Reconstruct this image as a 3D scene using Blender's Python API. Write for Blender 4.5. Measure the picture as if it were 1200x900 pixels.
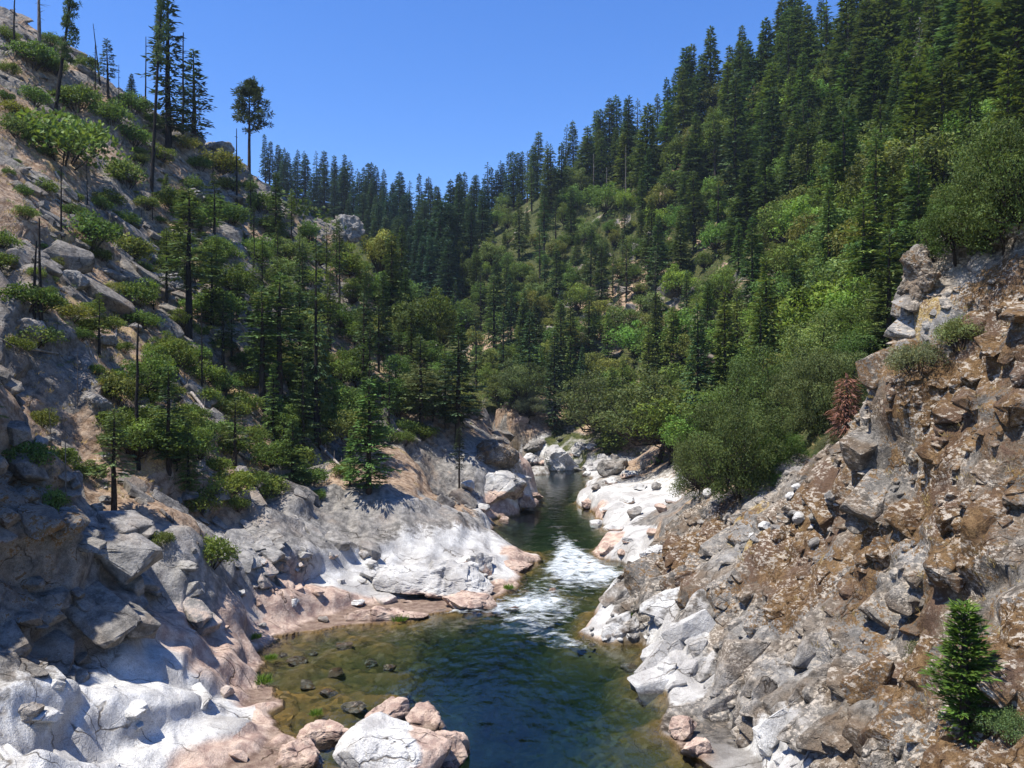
import bpy, bmesh, math, random
import numpy as np
from mathutils import Vector, Matrix

# ------------------------------------------------------------------ camera, sky, sun, exposure
sc = bpy.context.scene
for o in list(bpy.data.objects):
    bpy.data.objects.remove(o)
COL = sc.collection
R = math.radians
EYE = 18.0                      # the camera stands on a bridge 18 m above the water
FPX = 942.0                     # focal length in pixels of a 1200 px wide picture
cam = bpy.data.cameras.new('camera')
cam.sensor_width = 36.0
cam.lens = 36.0 * FPX / 1200.0
cam.clip_start = 0.5
cam.clip_end = 4000.0
cam_o = bpy.data.objects.new('camera', cam)
COL.objects.link(cam_o)
cam_o.location = (0, 0, EYE)
cam_o.rotation_euler = (R(90), 0, 0)
sc.camera = cam_o

SUN_EL, SUN_AZ = 66.0, -116.0    # azimuth measured clockwise from the view direction (+Y)
to_sun = Vector((math.cos(R(SUN_EL)) * math.sin(R(SUN_AZ)), math.cos(R(SUN_EL)) * math.cos(R(SUN_AZ)), math.sin(R(SUN_EL))))
world = bpy.data.worlds.new('World')
sc.world = world
world.use_nodes = True
wn, wl = world.node_tree.nodes, world.node_tree.links
wn.clear()
sky = wn.new('ShaderNodeTexSky')
sky.sky_type = 'NISHITA'
sky.sun_disc = False
sky.sun_elevation = R(SUN_EL)
sky.sun_rotation = R(SUN_AZ)
sky.altitude = 600
sky.air_density = 1.0
sky.dust_density = 0.35
sky.ozone_density = 3.2
hs = wn.new('ShaderNodeHueSaturation')
hs.inputs['Hue'].default_value = 0.513
hs.inputs['Saturation'].default_value = 1.3
hs.inputs['Value'].default_value = 1.0
bg = wn.new('ShaderNodeBackground')
bg.inputs['Strength'].default_value = 0.15
wo = wn.new('ShaderNodeOutputWorld')
wl.new(sky.outputs[0], hs.inputs['Color'])
wl.new(hs.outputs[0], bg.inputs['Color'])
wl.new(bg.outputs[0], wo.inputs['Surface'])

sun = bpy.data.lights.new('sun', 'SUN')
sun.energy = 5.0
sun.angle = R(0.53)
sun.color = (1.0, 0.955, 0.88)
sun_o = bpy.data.objects.new('sun', sun)
COL.objects.link(sun_o)
sun_o.rotation_euler = to_sun.to_track_quat('Z', 'Y').to_euler()

sc.view_settings.view_transform = 'Standard'
sc.view_settings.look = 'None'
sc.view_settings.exposure = 0.62
sc.view_settings.gamma = 1.0
sc.view_settings.use_curve_mapping = False
sc.render.engine = 'CYCLES'
sc.cycles.max_bounces = 6
sc.cycles.diffuse_bounces = 1
sc.cycles.glossy_bounces = 2
sc.cycles.transmission_bounces = 3
sc.cycles.transparent_max_bounces = 6
sc.cycles.caustics_reflective = False
sc.cycles.caustics_refractive = False
sc.cycles.use_denoising = True

# ------------------------------------------------------------------ numeric helpers
def h3(ix, iy, iz, seed=0):
    n = (ix.astype(np.int64) * 374761393 + iy.astype(np.int64) * 668265263 + iz.astype(np.int64) * 1274126177 + seed * 974634777) & 0xFFFFFFFF
    n = ((n ^ (n >> 13)) * 1274126177) & 0xFFFFFFFF
    n = ((n ^ (n >> 16)) * 2246822519) & 0xFFFFFFFF
    n = n ^ (n >> 15)
    return n.astype(np.float32) / 4294967295.0

def vnoise(P, seed=0):
    """smooth value noise, -1..1"""
    I = np.floor(P).astype(np.int64)
    f = (P - I).astype(np.float32)
    f = f * f * f * (f * (f * 6 - 15) + 10)
    out = 0
    for dx in (0, 1):
        wx = f[:, 0] if dx else 1 - f[:, 0]
        for dy in (0, 1):
            wy = f[:, 1] if dy else 1 - f[:, 1]
            for dz in (0, 1):
                wz = f[:, 2] if dz else 1 - f[:, 2]
                out = out + wx * wy * wz * h3(I[:, 0] + dx, I[:, 1] + dy, I[:, 2] + dz, seed)
    return out * 2 - 1

def fbm(P, octaves=4, seed=0):
    a, s, out = 1.0, 0.0, 0
    for k in range(octaves):
        out = out + a * vnoise(P * (2.03 ** k) + 17.3 * k, seed + k)
        s += a
        a *= 0.5
    return out / s * 1.6

def facets(P, seed=0, tilt=0.9, jit=0.95, ramp=0.14):
    """broken-rock pattern: each Voronoi cell is a tilted plane, joined to its neighbour by a short ramp;
    returns (offset, gap between cells, cell value)"""
    I = np.floor(P).astype(np.int64)
    N = len(P)
    f1 = np.full(N, 9.0, np.float32); f2 = np.full(N, 9.0, np.float32)
    b1 = np.zeros((N, 3), np.int16); b2 = np.zeros((N, 3), np.int16)
    for dx in (-1, 0, 1):
        for dy in (-1, 0, 1):
            for dz in (-1, 0, 1):
                st = np.array((dx, dy, dz), np.int16)
                C = I + st
                r = 0
                for k in range(3):
                    dk = (P[:, k] - (C[:, k] + 0.5 + jit * (h3(C[:, 0], C[:, 1], C[:, 2], seed + 11 * k) - 0.5))).astype(np.float32)
                    r = r + dk * dk
                r = np.sqrt(r)
                nb = r < f1; n2_ = (~nb) & (r < f2)
                b2[nb] = b1[nb]; b2[n2_] = st
                f2 = np.where(nb, f1, np.where(n2_, r, f2)); f1 = np.where(nb, r, f1)
                b1[nb] = st
    def plane(b):
        C = I + b
        v = h3(C[:, 0], C[:, 1], C[:, 2], seed + 77); out = v - 0.5
        for k in range(3):
            dk = P[:, k] - (C[:, k] + 0.5 + jit * (h3(C[:, 0], C[:, 1], C[:, 2], seed + 11 * k) - 0.5))
            out = out + tilt * 2 * (h3(C[:, 0], C[:, 1], C[:, 2], seed + 91 + 13 * k) - 0.5) * dk
        return out, v
    p1, v = plane(b1); p2, _ = plane(b2)
    w = 0.5 + 0.5 * sstep(0, ramp, f2 - f1)
    return (p1 * w + p2 * (1 - w)).astype(np.float32), f2 - f1, v

def sstep(a, b, x):
    t = np.clip((x - a) / (b - a), 0, 1)
    return t * t * (3 - 2 * t)

def rotm(rx, ry, rz):
    return np.array(Matrix.Rotation(rz, 3, 'Z') @ Matrix.Rotation(ry, 3, 'Y') @ Matrix.Rotation(rx, 3, 'X'))

def mesh_from(name, V, F, mats=(), attrs=None, smooth=False, mat_idx=None):
    """numpy verts (N,3) and faces (list of (M,k) arrays) to one mesh"""
    me = bpy.data.meshes.new(name)
    if not isinstance(F, (list, tuple)):
        F = [F]
    F = [np.asarray(f, np.int32) for f in F if len(f)]
    nl = sum(f.size for f in F); nf = sum(len(f) for f in F)
    me.vertices.add(len(V)); me.vertices.foreach_set('co', np.ascontiguousarray(V, np.float32).ravel())
    me.loops.add(nl); me.loops.foreach_set('vertex_index', np.concatenate([f.ravel() for f in F]))
    me.polygons.add(nf)
    tot = np.concatenate([np.full(len(f), f.shape[1], np.int32) for f in F])
    st = np.concatenate([[0], np.cumsum(tot)[:-1]]).astype(np.int32)
    me.polygons.foreach_set('loop_start', st)
    if smooth:
        me.polygons.foreach_set('use_smooth', np.ones(nf, bool))
    else:
        me.polygons.foreach_set('use_smooth', np.zeros(nf, bool))
    if mat_idx is not None:
        me.polygons.foreach_set('material_index', np.asarray(mat_idx, np.int32))
    for k, a in (attrs or {}).items():
        at = me.color_attributes.new(k, 'FLOAT_COLOR', 'POINT')
        c = np.ones((len(V), 4), np.float32); c[:, :a.shape[1]] = a
        at.data.foreach_set('color', c.ravel())
    me.update(calc_edges=True)
    me.validate()
    for m in mats:
        me.materials.append(m)
    return me

def link(name, me, parent=None, loc=(0, 0, 0)):
    o = bpy.data.objects.new(name, me)
    COL.objects.link(o)
    o.location = loc
    if parent is not None:
        o.parent = parent
    return o

# ------------------------------------------------------------------ node helpers
class NT:
    def __init__(s, name):
        s.m = bpy.data.materials.new(name); s.m.use_nodes = True
        s.t = s.m.node_tree; s.t.nodes.clear()
    def n(s, typ, ins=None, **kw):
        nd = s.t.nodes.new(typ)
        for k, v in kw.items():
            setattr(nd, k, v)
        for k, v in (ins or {}).items():
            if hasattr(v, 'is_output'):
                s.t.links.new(v, nd.inputs[k])
            else:
                nd.inputs[k].default_value = v
        return nd
    def math(s, op, a, b=0.0, c=None, clamp=False):
        nd = s.n('ShaderNodeMath', operation=op, use_clamp=clamp)
        for i, v in enumerate((a, b) if c is None else (a, b, c)):
            if hasattr(v, 'is_output'): s.t.links.new(v, nd.inputs[i])
            else: nd.inputs[i].default_value = v
        return nd.outputs[0]
    def mix(s, f, a, b, blend='MIX'):
        nd = s.n('ShaderNodeMix', data_type='RGBA', blend_type=blend)
        for i, v in ((0, f), (6, a), (7, b)):
            if hasattr(v, 'is_output'): s.t.links.new(v, nd.inputs[i])
            elif i == 0: nd.inputs[0].default_value = v
            else: nd.inputs[i].default_value = (*v, 1) if len(v) == 3 else v
        return nd.outputs[2]
    def ss(s, x, a, b):
        nd = s.n('ShaderNodeMapRange', interpolation_type='SMOOTHSTEP')
        s.t.links.new(x, nd.inputs[0])
        nd.inputs[1].default_value = a; nd.inputs[2].default_value = b
        return nd.outputs[0]
    def noise(s, vec, scale, detail=4.0, rough=0.55, dist=0.0):
        nd = s.n('ShaderNodeTexNoise', {'Scale': scale, 'Detail': detail, 'Roughness': rough, 'Distortion': dist})
        s.t.links.new(vec, nd.inputs['Vector'])
        return nd.outputs['Fac']
    def out(s, surf, vol=None):
        o = s.n('ShaderNodeOutputMaterial')
        s.t.links.new(surf, o.inputs['Surface'])
        if vol is not None: s.t.links.new(vol, o.inputs['Volume'])
        return s.m

# ------------------------------------------------------------------ the shape of the canyon
def W(px, py, Y):
    return ((px - 600) / FPX * Y, Y, EYE + (450 - py) / FPX * Y)
def shore(px, py):
    Y = EYE * FPX / (py - 450)
    return ((px - 600) / FPX * Y, Y)

RIVER = [shore(*p) for p in [
    (230, 1000), (318, 905), (336, 868), (318, 820), (306, 790), (303, 765), (328, 748), (400, 737), (470, 727), (560, 713), (608, 692), (612, 678),
    (600, 668), (632, 656), (606, 643), (582, 640), (577, 612), (604, 602), (632, 588), (622, 572), (603, 556)]]
RIVER += [(-6, 176), (-22, 192), (-45, 205), (-80, 215), (-85, 226), (-45, 218), (-15, 206), (6, 190), (14, 178)]
RIVER += [shore(*p) for p in [
    (688, 556), (690, 565), (682, 590), (700, 608), (716, 626), (705, 640), (694, 648), (706, 656), (735, 662), (752, 674), (750, 688), (725, 704), (694, 722),
    (684, 742), (706, 753), (745, 757), (762, 775), (770, 805), (777, 850), (786, 880), (836, 905), (880, 1000)]]
RIVER = np.array(RIVER)

def poly_dist(X, Y, poly):
    """signed distance to a polygon, negative inside"""
    d = np.full(X.shape, 1e9, np.float32); ins = np.zeros(X.shape, bool)
    n = len(poly)
    for i in range(n):
        ax, ay = poly[i]; bx, by = poly[(i + 1) % n]
        ex, ey = bx - ax, by - ay
        t = np.clip(((X - ax) * ex + (Y - ay) * ey) / (ex * ex + ey * ey + 1e-9), 0, 1)
        d = np.minimum(d, np.hypot(X - ax - t * ex, Y - ay - t * ey))
        c = ((ay > Y) != (by > Y)) & (X < (bx - ax) * (Y - ay) / (by - ay + 1e-12) + ax)
        ins ^= c
    return np.where(ins, -d, d)

CP = [W(*p) for p in [
    # scoured slab and rock shelf at the left foot
    (300, 850, 41), (150, 850, 37.7), (0, 850, 31.8), (0, 900, 28.9), (150, 900, 33.5), (150, 790, 40), (250, 790, 44), (300, 770, 51.5), (60, 800, 36),
    (135, 650, 47.5), (140, 740, 42.5), (230, 650, 51.8), (230, 720, 48.8), (330, 660, 62.8), (300, 740, 55.2), (400, 650, 68), (400, 700, 63.3),
    (500, 650, 75), (500, 700, 66), (560, 690, 69), (585, 640, 84), (480, 580, 79.7), (540, 600, 88), (570, 570, 110), (590, 600, 108), (575, 520, 118), (600, 545, 140),
    (330, 600, 69), (230, 600, 56), (400, 610, 76),
    # burnt left slope
    (0, 560, 42.5), (0, 600, 41), (60, 600, 44), (95, 600, 46), (60, 760, 39), (100, 765, 40.5), (0, 780, 34.5), (0, 450, 52), (0, 300, 68), (0, 150, 95), (0, 30, 130), (100, 600, 50), (100, 500, 60), (100, 350, 80), (100, 200, 108), (100, 75, 140),
    (200, 550, 66), (200, 450, 80), (200, 300, 108), (200, 200, 130), (200, 140, 150), (300, 550, 78), (300, 450, 95), (300, 330, 120), (280, 205, 150), (330, 235, 155),
    (400, 550, 92), (400, 450, 110), (400, 350, 135), (400, 275, 160), (470, 520, 105), (480, 430, 130), (470, 375, 150), (540, 480, 128), (530, 425, 145), (560, 505, 130),
    # slope facing us across the bend, and the far right slope
    (600, 480, 200), (600, 400, 235), (600, 300, 290), (620, 245, 340), (520, 300, 300), (540, 420, 240), (700, 450, 215), (700, 350, 260), (700, 250, 330), (700, 195, 370),
    (800, 150, 300), (900, 105, 270), (1000, 55, 240), (1200, 0, 180), (1200, 150, 130), (1200, 270, 90), (760, 530, 170), (800, 500, 142), (850, 562, 100), (800, 588, 85),
    (750, 600, 95), (720, 640, 84), (740, 560, 128), (690, 535, 172), (640, 520, 190), (800, 400, 180), (900, 400, 140), (900, 300, 190), (900, 200, 240), (1000, 400, 100),
    (1000, 300, 135), (1000, 200, 185), (1040, 450, 74), (950, 520, 75), (900, 540, 80),
    # rock bluff on the right
    (1200, 290, 41), (1150, 297, 44), (1100, 300, 46), (1065, 390, 48), (1040, 470, 50.5), (1000, 510, 54), (900, 560, 62), (830, 580, 68), (775, 630, 65), (758, 690, 58.5), (765, 720, 54.5),
    (850, 750, 47), (850, 650, 55), (950, 650, 47.5), (950, 750, 42), (950, 850, 36), (900, 895, 36.3), (1000, 900, 32), (1050, 600, 42.5), (1050, 750, 35.5), (1050, 450, 49),
    (1150, 450, 40.5), (1150, 600, 35.5), (1150, 750, 30), (1150, 850, 27), (1200, 900, 25), (1200, 600, 33.5), (1200, 400, 38.5), (782, 770, 49.2), (792, 830, 43.6), (770, 705, 56), (800, 720, 52), (815, 790, 46.8), (840, 840, 41.8), (860, 890, 37.8),
]]
CP += [(-6, 170, 3), (-14, 178, 7), (-25, 185, 14), (-45, 195, 28), (-75, 200, 50), (-95, 165, 80), (-100, 130, 92), (-115, 100, 98), (-85, 60, 62), (-60, 40, 42), (-38, 25, 26),
       (-28, 18, 12), (-45, 10, 28), (-29, 36, 14), (-27.5, 31, 10), (-30.5, 41, 20), (-33, 45, 24), (-31, 33, 13), (-90, 20, 60), (-130, 60, 95), (-200, 150, 130),
       # far ridge beyond the left spur
       (-60, 240, 10), (-120, 225, 40), (-70, 300, 45), (-40, 340, 62), (-100, 380, 90), (-150, 330, 95), (-130, 420, 122), (-70, 420, 105), (-30, 420, 95), (-200, 420, 150), (-300, 350, 170),
       (-60, 500, 110), (0, 420, 112), (0, 520, 105), (-250, 600, 170), (-100, 700, 130), (100, 600, 130), (60, 450, 135), (130, 400, 150), (200, 320, 165), (250, 220, 160), (220, 500, 170),
       (400, 400, 220), (160, 120, 115), (120, 80, 78), (80, 50, 48), (50, 40, 36), (45, 55, 30), (36, 48, 27), (33, 36, 27.5), (32, 28, 20), (24, 18, 11), (20, 14, 8), (60, 20, 38),
       (34, 62, 21), (28, 58, 15), (400, 700, 230), (-400, 700, 220), (0, 900, 140), (700, 900, 250), (-700, 900, 250), (700, 200, 250), (-600, 200, 220), (-600, 500, 240), (600, 500, 240)]
CP = np.array(CP)
_c2 = CP[:, :2]
def _ker(r2):
    return np.sqrt(r2 + 4.0)
_A = _ker(((_c2[:, None] - _c2[None]) ** 2).sum(-1))
_n = len(CP)
_K = np.zeros((_n + 3, _n + 3)); _K[:_n, :_n] = _A - np.eye(_n) * 0.15
_K[:_n, _n] = 1; _K[_n, :_n] = 1; _K[:_n, _n + 1:] = _c2; _K[_n + 1:, :_n] = _c2.T
_w = np.linalg.solve(_K, np.concatenate([CP[:, 2], np.zeros(3)]))
def rbf(X, Y):
    out = np.empty(X.size, np.float32); x, y = X.ravel(), Y.ravel()
    for s in range(0, x.size, 60000):
        a, b = x[s:s + 60000], y[s:s + 60000]
        r2 = (a[:, None] - _c2[:, 0].astype(np.float32)) ** 2 + (b[:, None] - _c2[:, 1].astype(np.float32)) ** 2
        out[s:s + 60000] = np.sqrt(r2 + 4.0) @ _w[:_n].astype(np.float32) + _w[_n] + a * _w[_n + 1] + b * _w[_n + 2]
    return out.reshape(X.shape)

def base_height(X, Y):
    d = poly_dist(X, Y, RIVER)
    q = np.stack([X.ravel(), Y.ravel(), 0 * X.ravel()], 1)
    d = d + (0.75 * fbm(q * 0.28, 3, 7) + 0.35 * facets(q / 1.9, 17, 0.4)[0]).reshape(d.shape) * sstep(4, 1.5, np.abs(d))
    z = rbf(X, Y)
    bank = np.clip(d, 0, None)
    low = 0.12 + 0.10 * bank                      # never under water away from the river
    z = np.maximum(z, low)
    wide = np.where((X > 5) & (Y < 66), 0.9, 2.2)      # the bluff drops straight into the pool
    k = sstep(-0.05, 1.0, bank / wide)
    z = z * k + (1 - k) * np.minimum(z, 0.05 + bank * 0.8)
    di = np.clip(-d, 0, None)
    # the pool is shallow along its left shore and at the gravel bar, deep in the middle
    lx = sstep(-8, 3.5, X - (-0.13) * (Y - 45))
    bed = -np.minimum(di * 0.45 + 0.12, 0.55 + 4.0 * lx * sstep(70, 55, Y) + 0.8 * sstep(85, 100, Y))
    return np.where(d < 0, bed, z).astype(np.float32), d
# ------------------------------------------------------------------ the sheet of ground
UU = np.concatenate([np.linspace(-1.7, -0.74, 60)[:-1], np.linspace(-0.74, 0.74, 620), np.linspace(0.74, 1.7, 60)[1:]]).astype(np.float32)
LY = [14.0]
while LY[-1] < 950:
    y = LY[-1]
    LY.append(y * (1.0034 if y < 75 else 1.0055 if y < 190 else 1.011))
LY = np.array(LY, np.float32)
NU, NY = len(UU), len(LY)
GX = UU[None, :] * LY[:, None]; GY = np.repeat(LY[:, None], NU, 1)
GZ, GD = base_height(GX, GY)

BLUFF = np.array([(6, 30), (7.5, 41), (7.7, 49), (7.8, 57), (9.5, 64), (13.5, 71), (20, 66), (25, 57), (29, 48), (34, 47), (60, 40), (60, 10), (12, 10)])
gb = poly_dist(GX, GY, BLUFF)
w_bluff = sstep(1.5, -1.0, gb)                              # 1 on the rock bluff

P0 = np.stack([GX, GY, GZ], -1).reshape(-1, 3).astype(np.float32)
dy = np.gradient(P0.reshape(NY, NU, 3), axis=0); dx = np.gradient(P0.reshape(NY, NU, 3), axis=1)
NRM = np.cross(dx, dy).reshape(-1, 3); NRM /= np.linalg.norm(NRM, axis=1, keepdims=True) + 1e-9
Z0 = P0[:, 2]; D0 = GD.ravel(); WB = w_bluff.ravel()
steep = 1 - NRM[:, 2]
far = sstep(90, 260, P0[:, 1])
Rl = rotm(0.5, 0.6, 0.3); Rb = rotm(-0.35, 0.5, -0.5)
left = (P0[:, 0] < -0.02 * P0[:, 1] - 2)
Q = np.where((WB > 0.5)[:, None], P0 @ Rb.T * np.array((1.25, 0.8, 0.75), np.float32), P0 @ Rl.T * np.array((1.3, 0.75, 0.85), np.float32)).astype(np.float32)
Q = Q + 0.35 * np.stack([fbm(P0 * 0.5, 2, 5), fbm(P0 * 0.5, 2, 6), fbm(P0 * 0.5, 2, 7)], 1)

PYG = 450 - (GZ - EYE) / GY * FPX
def spot(px, py):
    """nearest point of the bare ground seen at that place of a 1200 x 900 picture"""
    iu = int(np.clip(np.searchsorted(UU, (px - 600) / FPX), 1, NU - 1))
    j = int(np.argmax(PYG[:, iu] <= py))
    return P0.reshape(NY, NU, 3)[j, iu]
def blobs(lst):
    """soft patches round places on the ground, radius in metres"""
    out = np.zeros(len(P0), np.float32)
    for px, py, r in lst:
        c = spot(px, py)
        d2 = ((P0 - c) ** 2).sum(1)
        out = np.maximum(out, np.exp(-d2 / (r * r)))
    return out
big = fbm(P0 * 0.045, 3, 1)
fg, gg, vg = facets(P0 @ rotm(0.3, 0.7, 0.4).T * np.array((1.2, .7, .9), np.float32) / 13.0, 707, tilt=0.9, ramp=.10)
n1 = fbm(P0 * 0.35, 4, 91); n2 = fbm(P0 * 0.16, 3, 95); n3 = fbm(P0 * 1.1, 3, 97)
fa, ga, va = facets(Q / 6.5, 101, tilt=0.7)
fb, gbk, vb = facets(Q / 2.3, 202, ramp=.28)
fc, gc, vc = facets(Q / 0.9, 303, ramp=.6)
fd, gd, vd = facets((P0 @ rotm(0.15, 0.2, -0.75).T * np.array((0.55, 1.5, 1.2), np.float32) + 0.4 * n1[:, None]) / 3.8, 505, tilt=0.5, ramp=.30)
patch = fbm(P0 * 0.09, 3, 41)
LEFT = sstep(0, -4, P0[:, 0] - 0.0 * P0[:, 1]) * (P0[:, 1] < 160)
# flood-scoured rock along the water: smooth, pale
white = blobs([(90, 840, 6), (200, 830, 6), (280, 840, 5), (30, 885, 4), (150, 890, 5), (420, 660, 4), (500, 650, 6), (550, 640, 4), (470, 675, 4), (600, 580, 4),
               (740, 600, 7), (760, 580, 7), (720, 580, 8), (700, 545, 9), (650, 535, 9), (745, 640, 4), (785, 750, 2.2), (800, 795, 2.2), (772, 725, 1.6), (880, 885, 2.2), (915, 880, 1.8), (850, 900, 2.2)])
pinkb = blobs([(240, 760, 6), (290, 750, 5), (210, 740, 4), (370, 720, 5), (430, 705, 5), (500, 705, 4), (560, 695, 4), (350, 690, 5), (400, 735, 4), (300, 880, 3.5), (260, 890, 3), (330, 860, 3), (610, 655, 3), (700, 600, 4), (710, 640, 3), (580, 600, 3), (800, 878, 1.5), (610, 540, 5)])
greyb = blobs([(160, 690, 5), (220, 670, 5), (300, 650, 6), (250, 720, 4), (380, 620, 5), (480, 590, 7), (540, 600, 5), (430, 640, 3.5), (560, 560, 5), (850, 770, 3), (880, 830, 2.5), (930, 760, 3.5), (870, 640, 3), (1110, 320, 2.5), (1090, 370, 2.5), (900, 580, 3.5), (970, 650, 2), (1050, 660, 2)])
soilb = blobs([(130, 370, 8), (60, 300, 7), (150, 330, 7), (250, 460, 8), (180, 520, 6), (300, 420, 6), (60, 620, 3), (50, 160, 8), (170, 560, 5), (240, 560, 5), (280, 540, 6), (100, 420, 6),
               (1000, 520, 3), (1020, 540, 3), (730, 350, 16), (680, 400, 12), (640, 490, 12), (700, 360, 9), (570, 400, 9)])
mossb = blobs([(1150, 560, 5), (1100, 480, 4), (1170, 420, 4), (1000, 700, 3), (1060, 640, 4), (980, 600, 3), (900, 660, 2.5), (800, 640, 3), (1150, 880, 3.5), (1080, 780, 3.5), (850, 590, 3), (1180, 330, 3), (1000, 640, 3), (940, 700, 2.5), (1190, 700, 4), (570, 530, 4), (1120, 650, 4)])
shoreband = np.clip(sstep(4.2, 1.2, Z0 + 0.9 * patch) * sstep(24, 10, D0) * (1 - far) + white + pinkb + 0.6 * greyb, 0, 1)
RB = (P0[:, 0] > 0.02 * P0[:, 1]) & (P0[:, 1] > 66) & (Z0 < 8)
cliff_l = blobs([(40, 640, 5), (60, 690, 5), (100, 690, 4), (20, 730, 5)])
rough = np.clip(1 - 0.85 * shoreband, 0, 1)
soil = np.clip(sstep(-0.25, 0.35, fbm(P0 * 0.14, 4, 51) + 0.5 * (0.32 - steep) + 0.9 * soilb), 0, 1) * (1 - np.clip(shoreband * 1.5, 0, 1)) * (1 - 0.8 * WB) * (1 - cliff_l)
dry = sstep(-0.1, 1.2, D0)
amp = rough * dry * (1 - 0.72 * soil)
amp = amp * np.where(RB, 0.5, 1.0)
disp = amp * (LEFT * (1 - shoreband) * 2.2 * fg * (1 + 1.2 * soil) + (1.7 - .7 * WB) * fa + (0.75 - .2 * WB) * fb + 0.30 * fc) * (1 + 0.1 * WB + 0.5 * cliff_l) \
    - dry * rough * (0.28 * sstep(0.10, 0.0, ga) * (1 - 0.6 * soil) + 0.16 * sstep(0.24, 0.0, gbk) * (1 - 0.6 * soil))
disp += (1 - far) * dry * (0.7 * big + 0.10 * fbm(P0 * 0.9, 3, 61) * rough) + far * 2.5 * big
disp += dry * soil * 0.12 * fbm(P0 * 1.6, 3, 63)
# water-worn shelves: long rounded ribs and joints that run down towards the pool
rib = fbm((P0 @ rotm(0, 0, -0.75).T) * np.array((0.10, 0.5, 0.3), np.float32), 3, 71)
sb = np.clip(shoreband, 0, 1) * dry
disp += sb * (0.65 * rib + 0.70 * fd + 0.20 * fb + 0.10 * fc - 0.26 * sstep(0.22, 0.0, gd) + 0.05 * n3) + sb * greyb * 0.35 * fb
under = D0 < 0
cob, cg, cv = facets(P0 / 0.75, 404, tilt=0.3)
disp = np.where(under, np.minimum(0.14 * (0.5 - cg) + 0.45 * fbm(P0 * 0.45, 3, 81), np.maximum(-Z0 - 0.06, 0)), disp)
disp = np.where((D0 > 0) & (Z0 + disp * NRM[:, 2] < 0.06), np.maximum(disp, (0.06 - Z0) / np.maximum(NRM[:, 2], 0.2)), disp)
def soften(a):
    g = a.reshape(NY, NU)
    for _ in range(2):
        p = np.pad(g, ((2, 2), (0, 0)), 'edge'); g = (p[:-4] + 2 * p[1:-3] + 3 * p[2:-2] + 2 * p[3:-1] + p[4:]) / 9
        p = np.pad(g, ((0, 0), (1, 1)), 'edge'); g = (p[:, :-2] + 2 * p[:, 1:-1] + p[:, 2:]) / 4
    return g.ravel()
disp = np.where(under, disp, disp + (soften(disp) - disp) * (0.65 + 0.35 * sb))
P1 = P0 + NRM * disp[:, None]
PG = P1.reshape(NY, NU, 3)

# ------------------------------------------------------------------ zones of rock, soil, moss and painted shade (kept with the surface itself)
low = sstep(4.0, 1.4, Z0 + 1.0 * n2) * sstep(22, 12, D0) * (1 - far)
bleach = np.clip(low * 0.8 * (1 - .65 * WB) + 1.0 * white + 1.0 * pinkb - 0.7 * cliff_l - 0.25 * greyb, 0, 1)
pink = np.clip(1.15 * pinkb + 0.55 * sstep(1.5, 0.3, Z0 + 0.5 * n1) * np.where(RB, 0.4, 1) * (1 - 0.85 * WB) - 0.75 * white * (Z0 > 0.7), 0, 1)
moss = np.clip(WB * (0.48 + 0.55 * n1 + 0.3 * n2) * sstep(3.0, 5.5, Z0 + n2) + 0.6 * cliff_l * (1 - WB) + 0.55 * mossb * (1 + 0.5 * n1) - 0.9 * white - 0.8 * greyb, 0, 1)  # the cliff_l term is shade put into the colour of the left wall
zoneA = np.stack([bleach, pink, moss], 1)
straw = np.clip(soil * sstep(0.1, 0.7, n1 + 0.1) * 0.55 + WB * 0.75 * sstep(0.25, 0.65, n2 * 0.7 + n1 * 0.7) * sstep(4, 7, Z0) * (1 - white), 0, 1)
zoneB = np.stack([soil, straw, sstep(0.25, -0.05, D0)], 1)
right_woods = sstep(0.30, 0.36, P0[:, 0] / P0[:, 1]) * sstep(52, 60, P0[:, 1]) * (1 - sstep(1.0, -1.0, gb.ravel()))
woods = np.maximum(far, right_woods) * sstep(-0.9, 0.1, n2 + 0.6 - steep * 1.2 - 1.6 * soilb)
zoneC = np.stack([woods, WB, np.clip(greyb - white, 0, 1)], 1)

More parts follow.
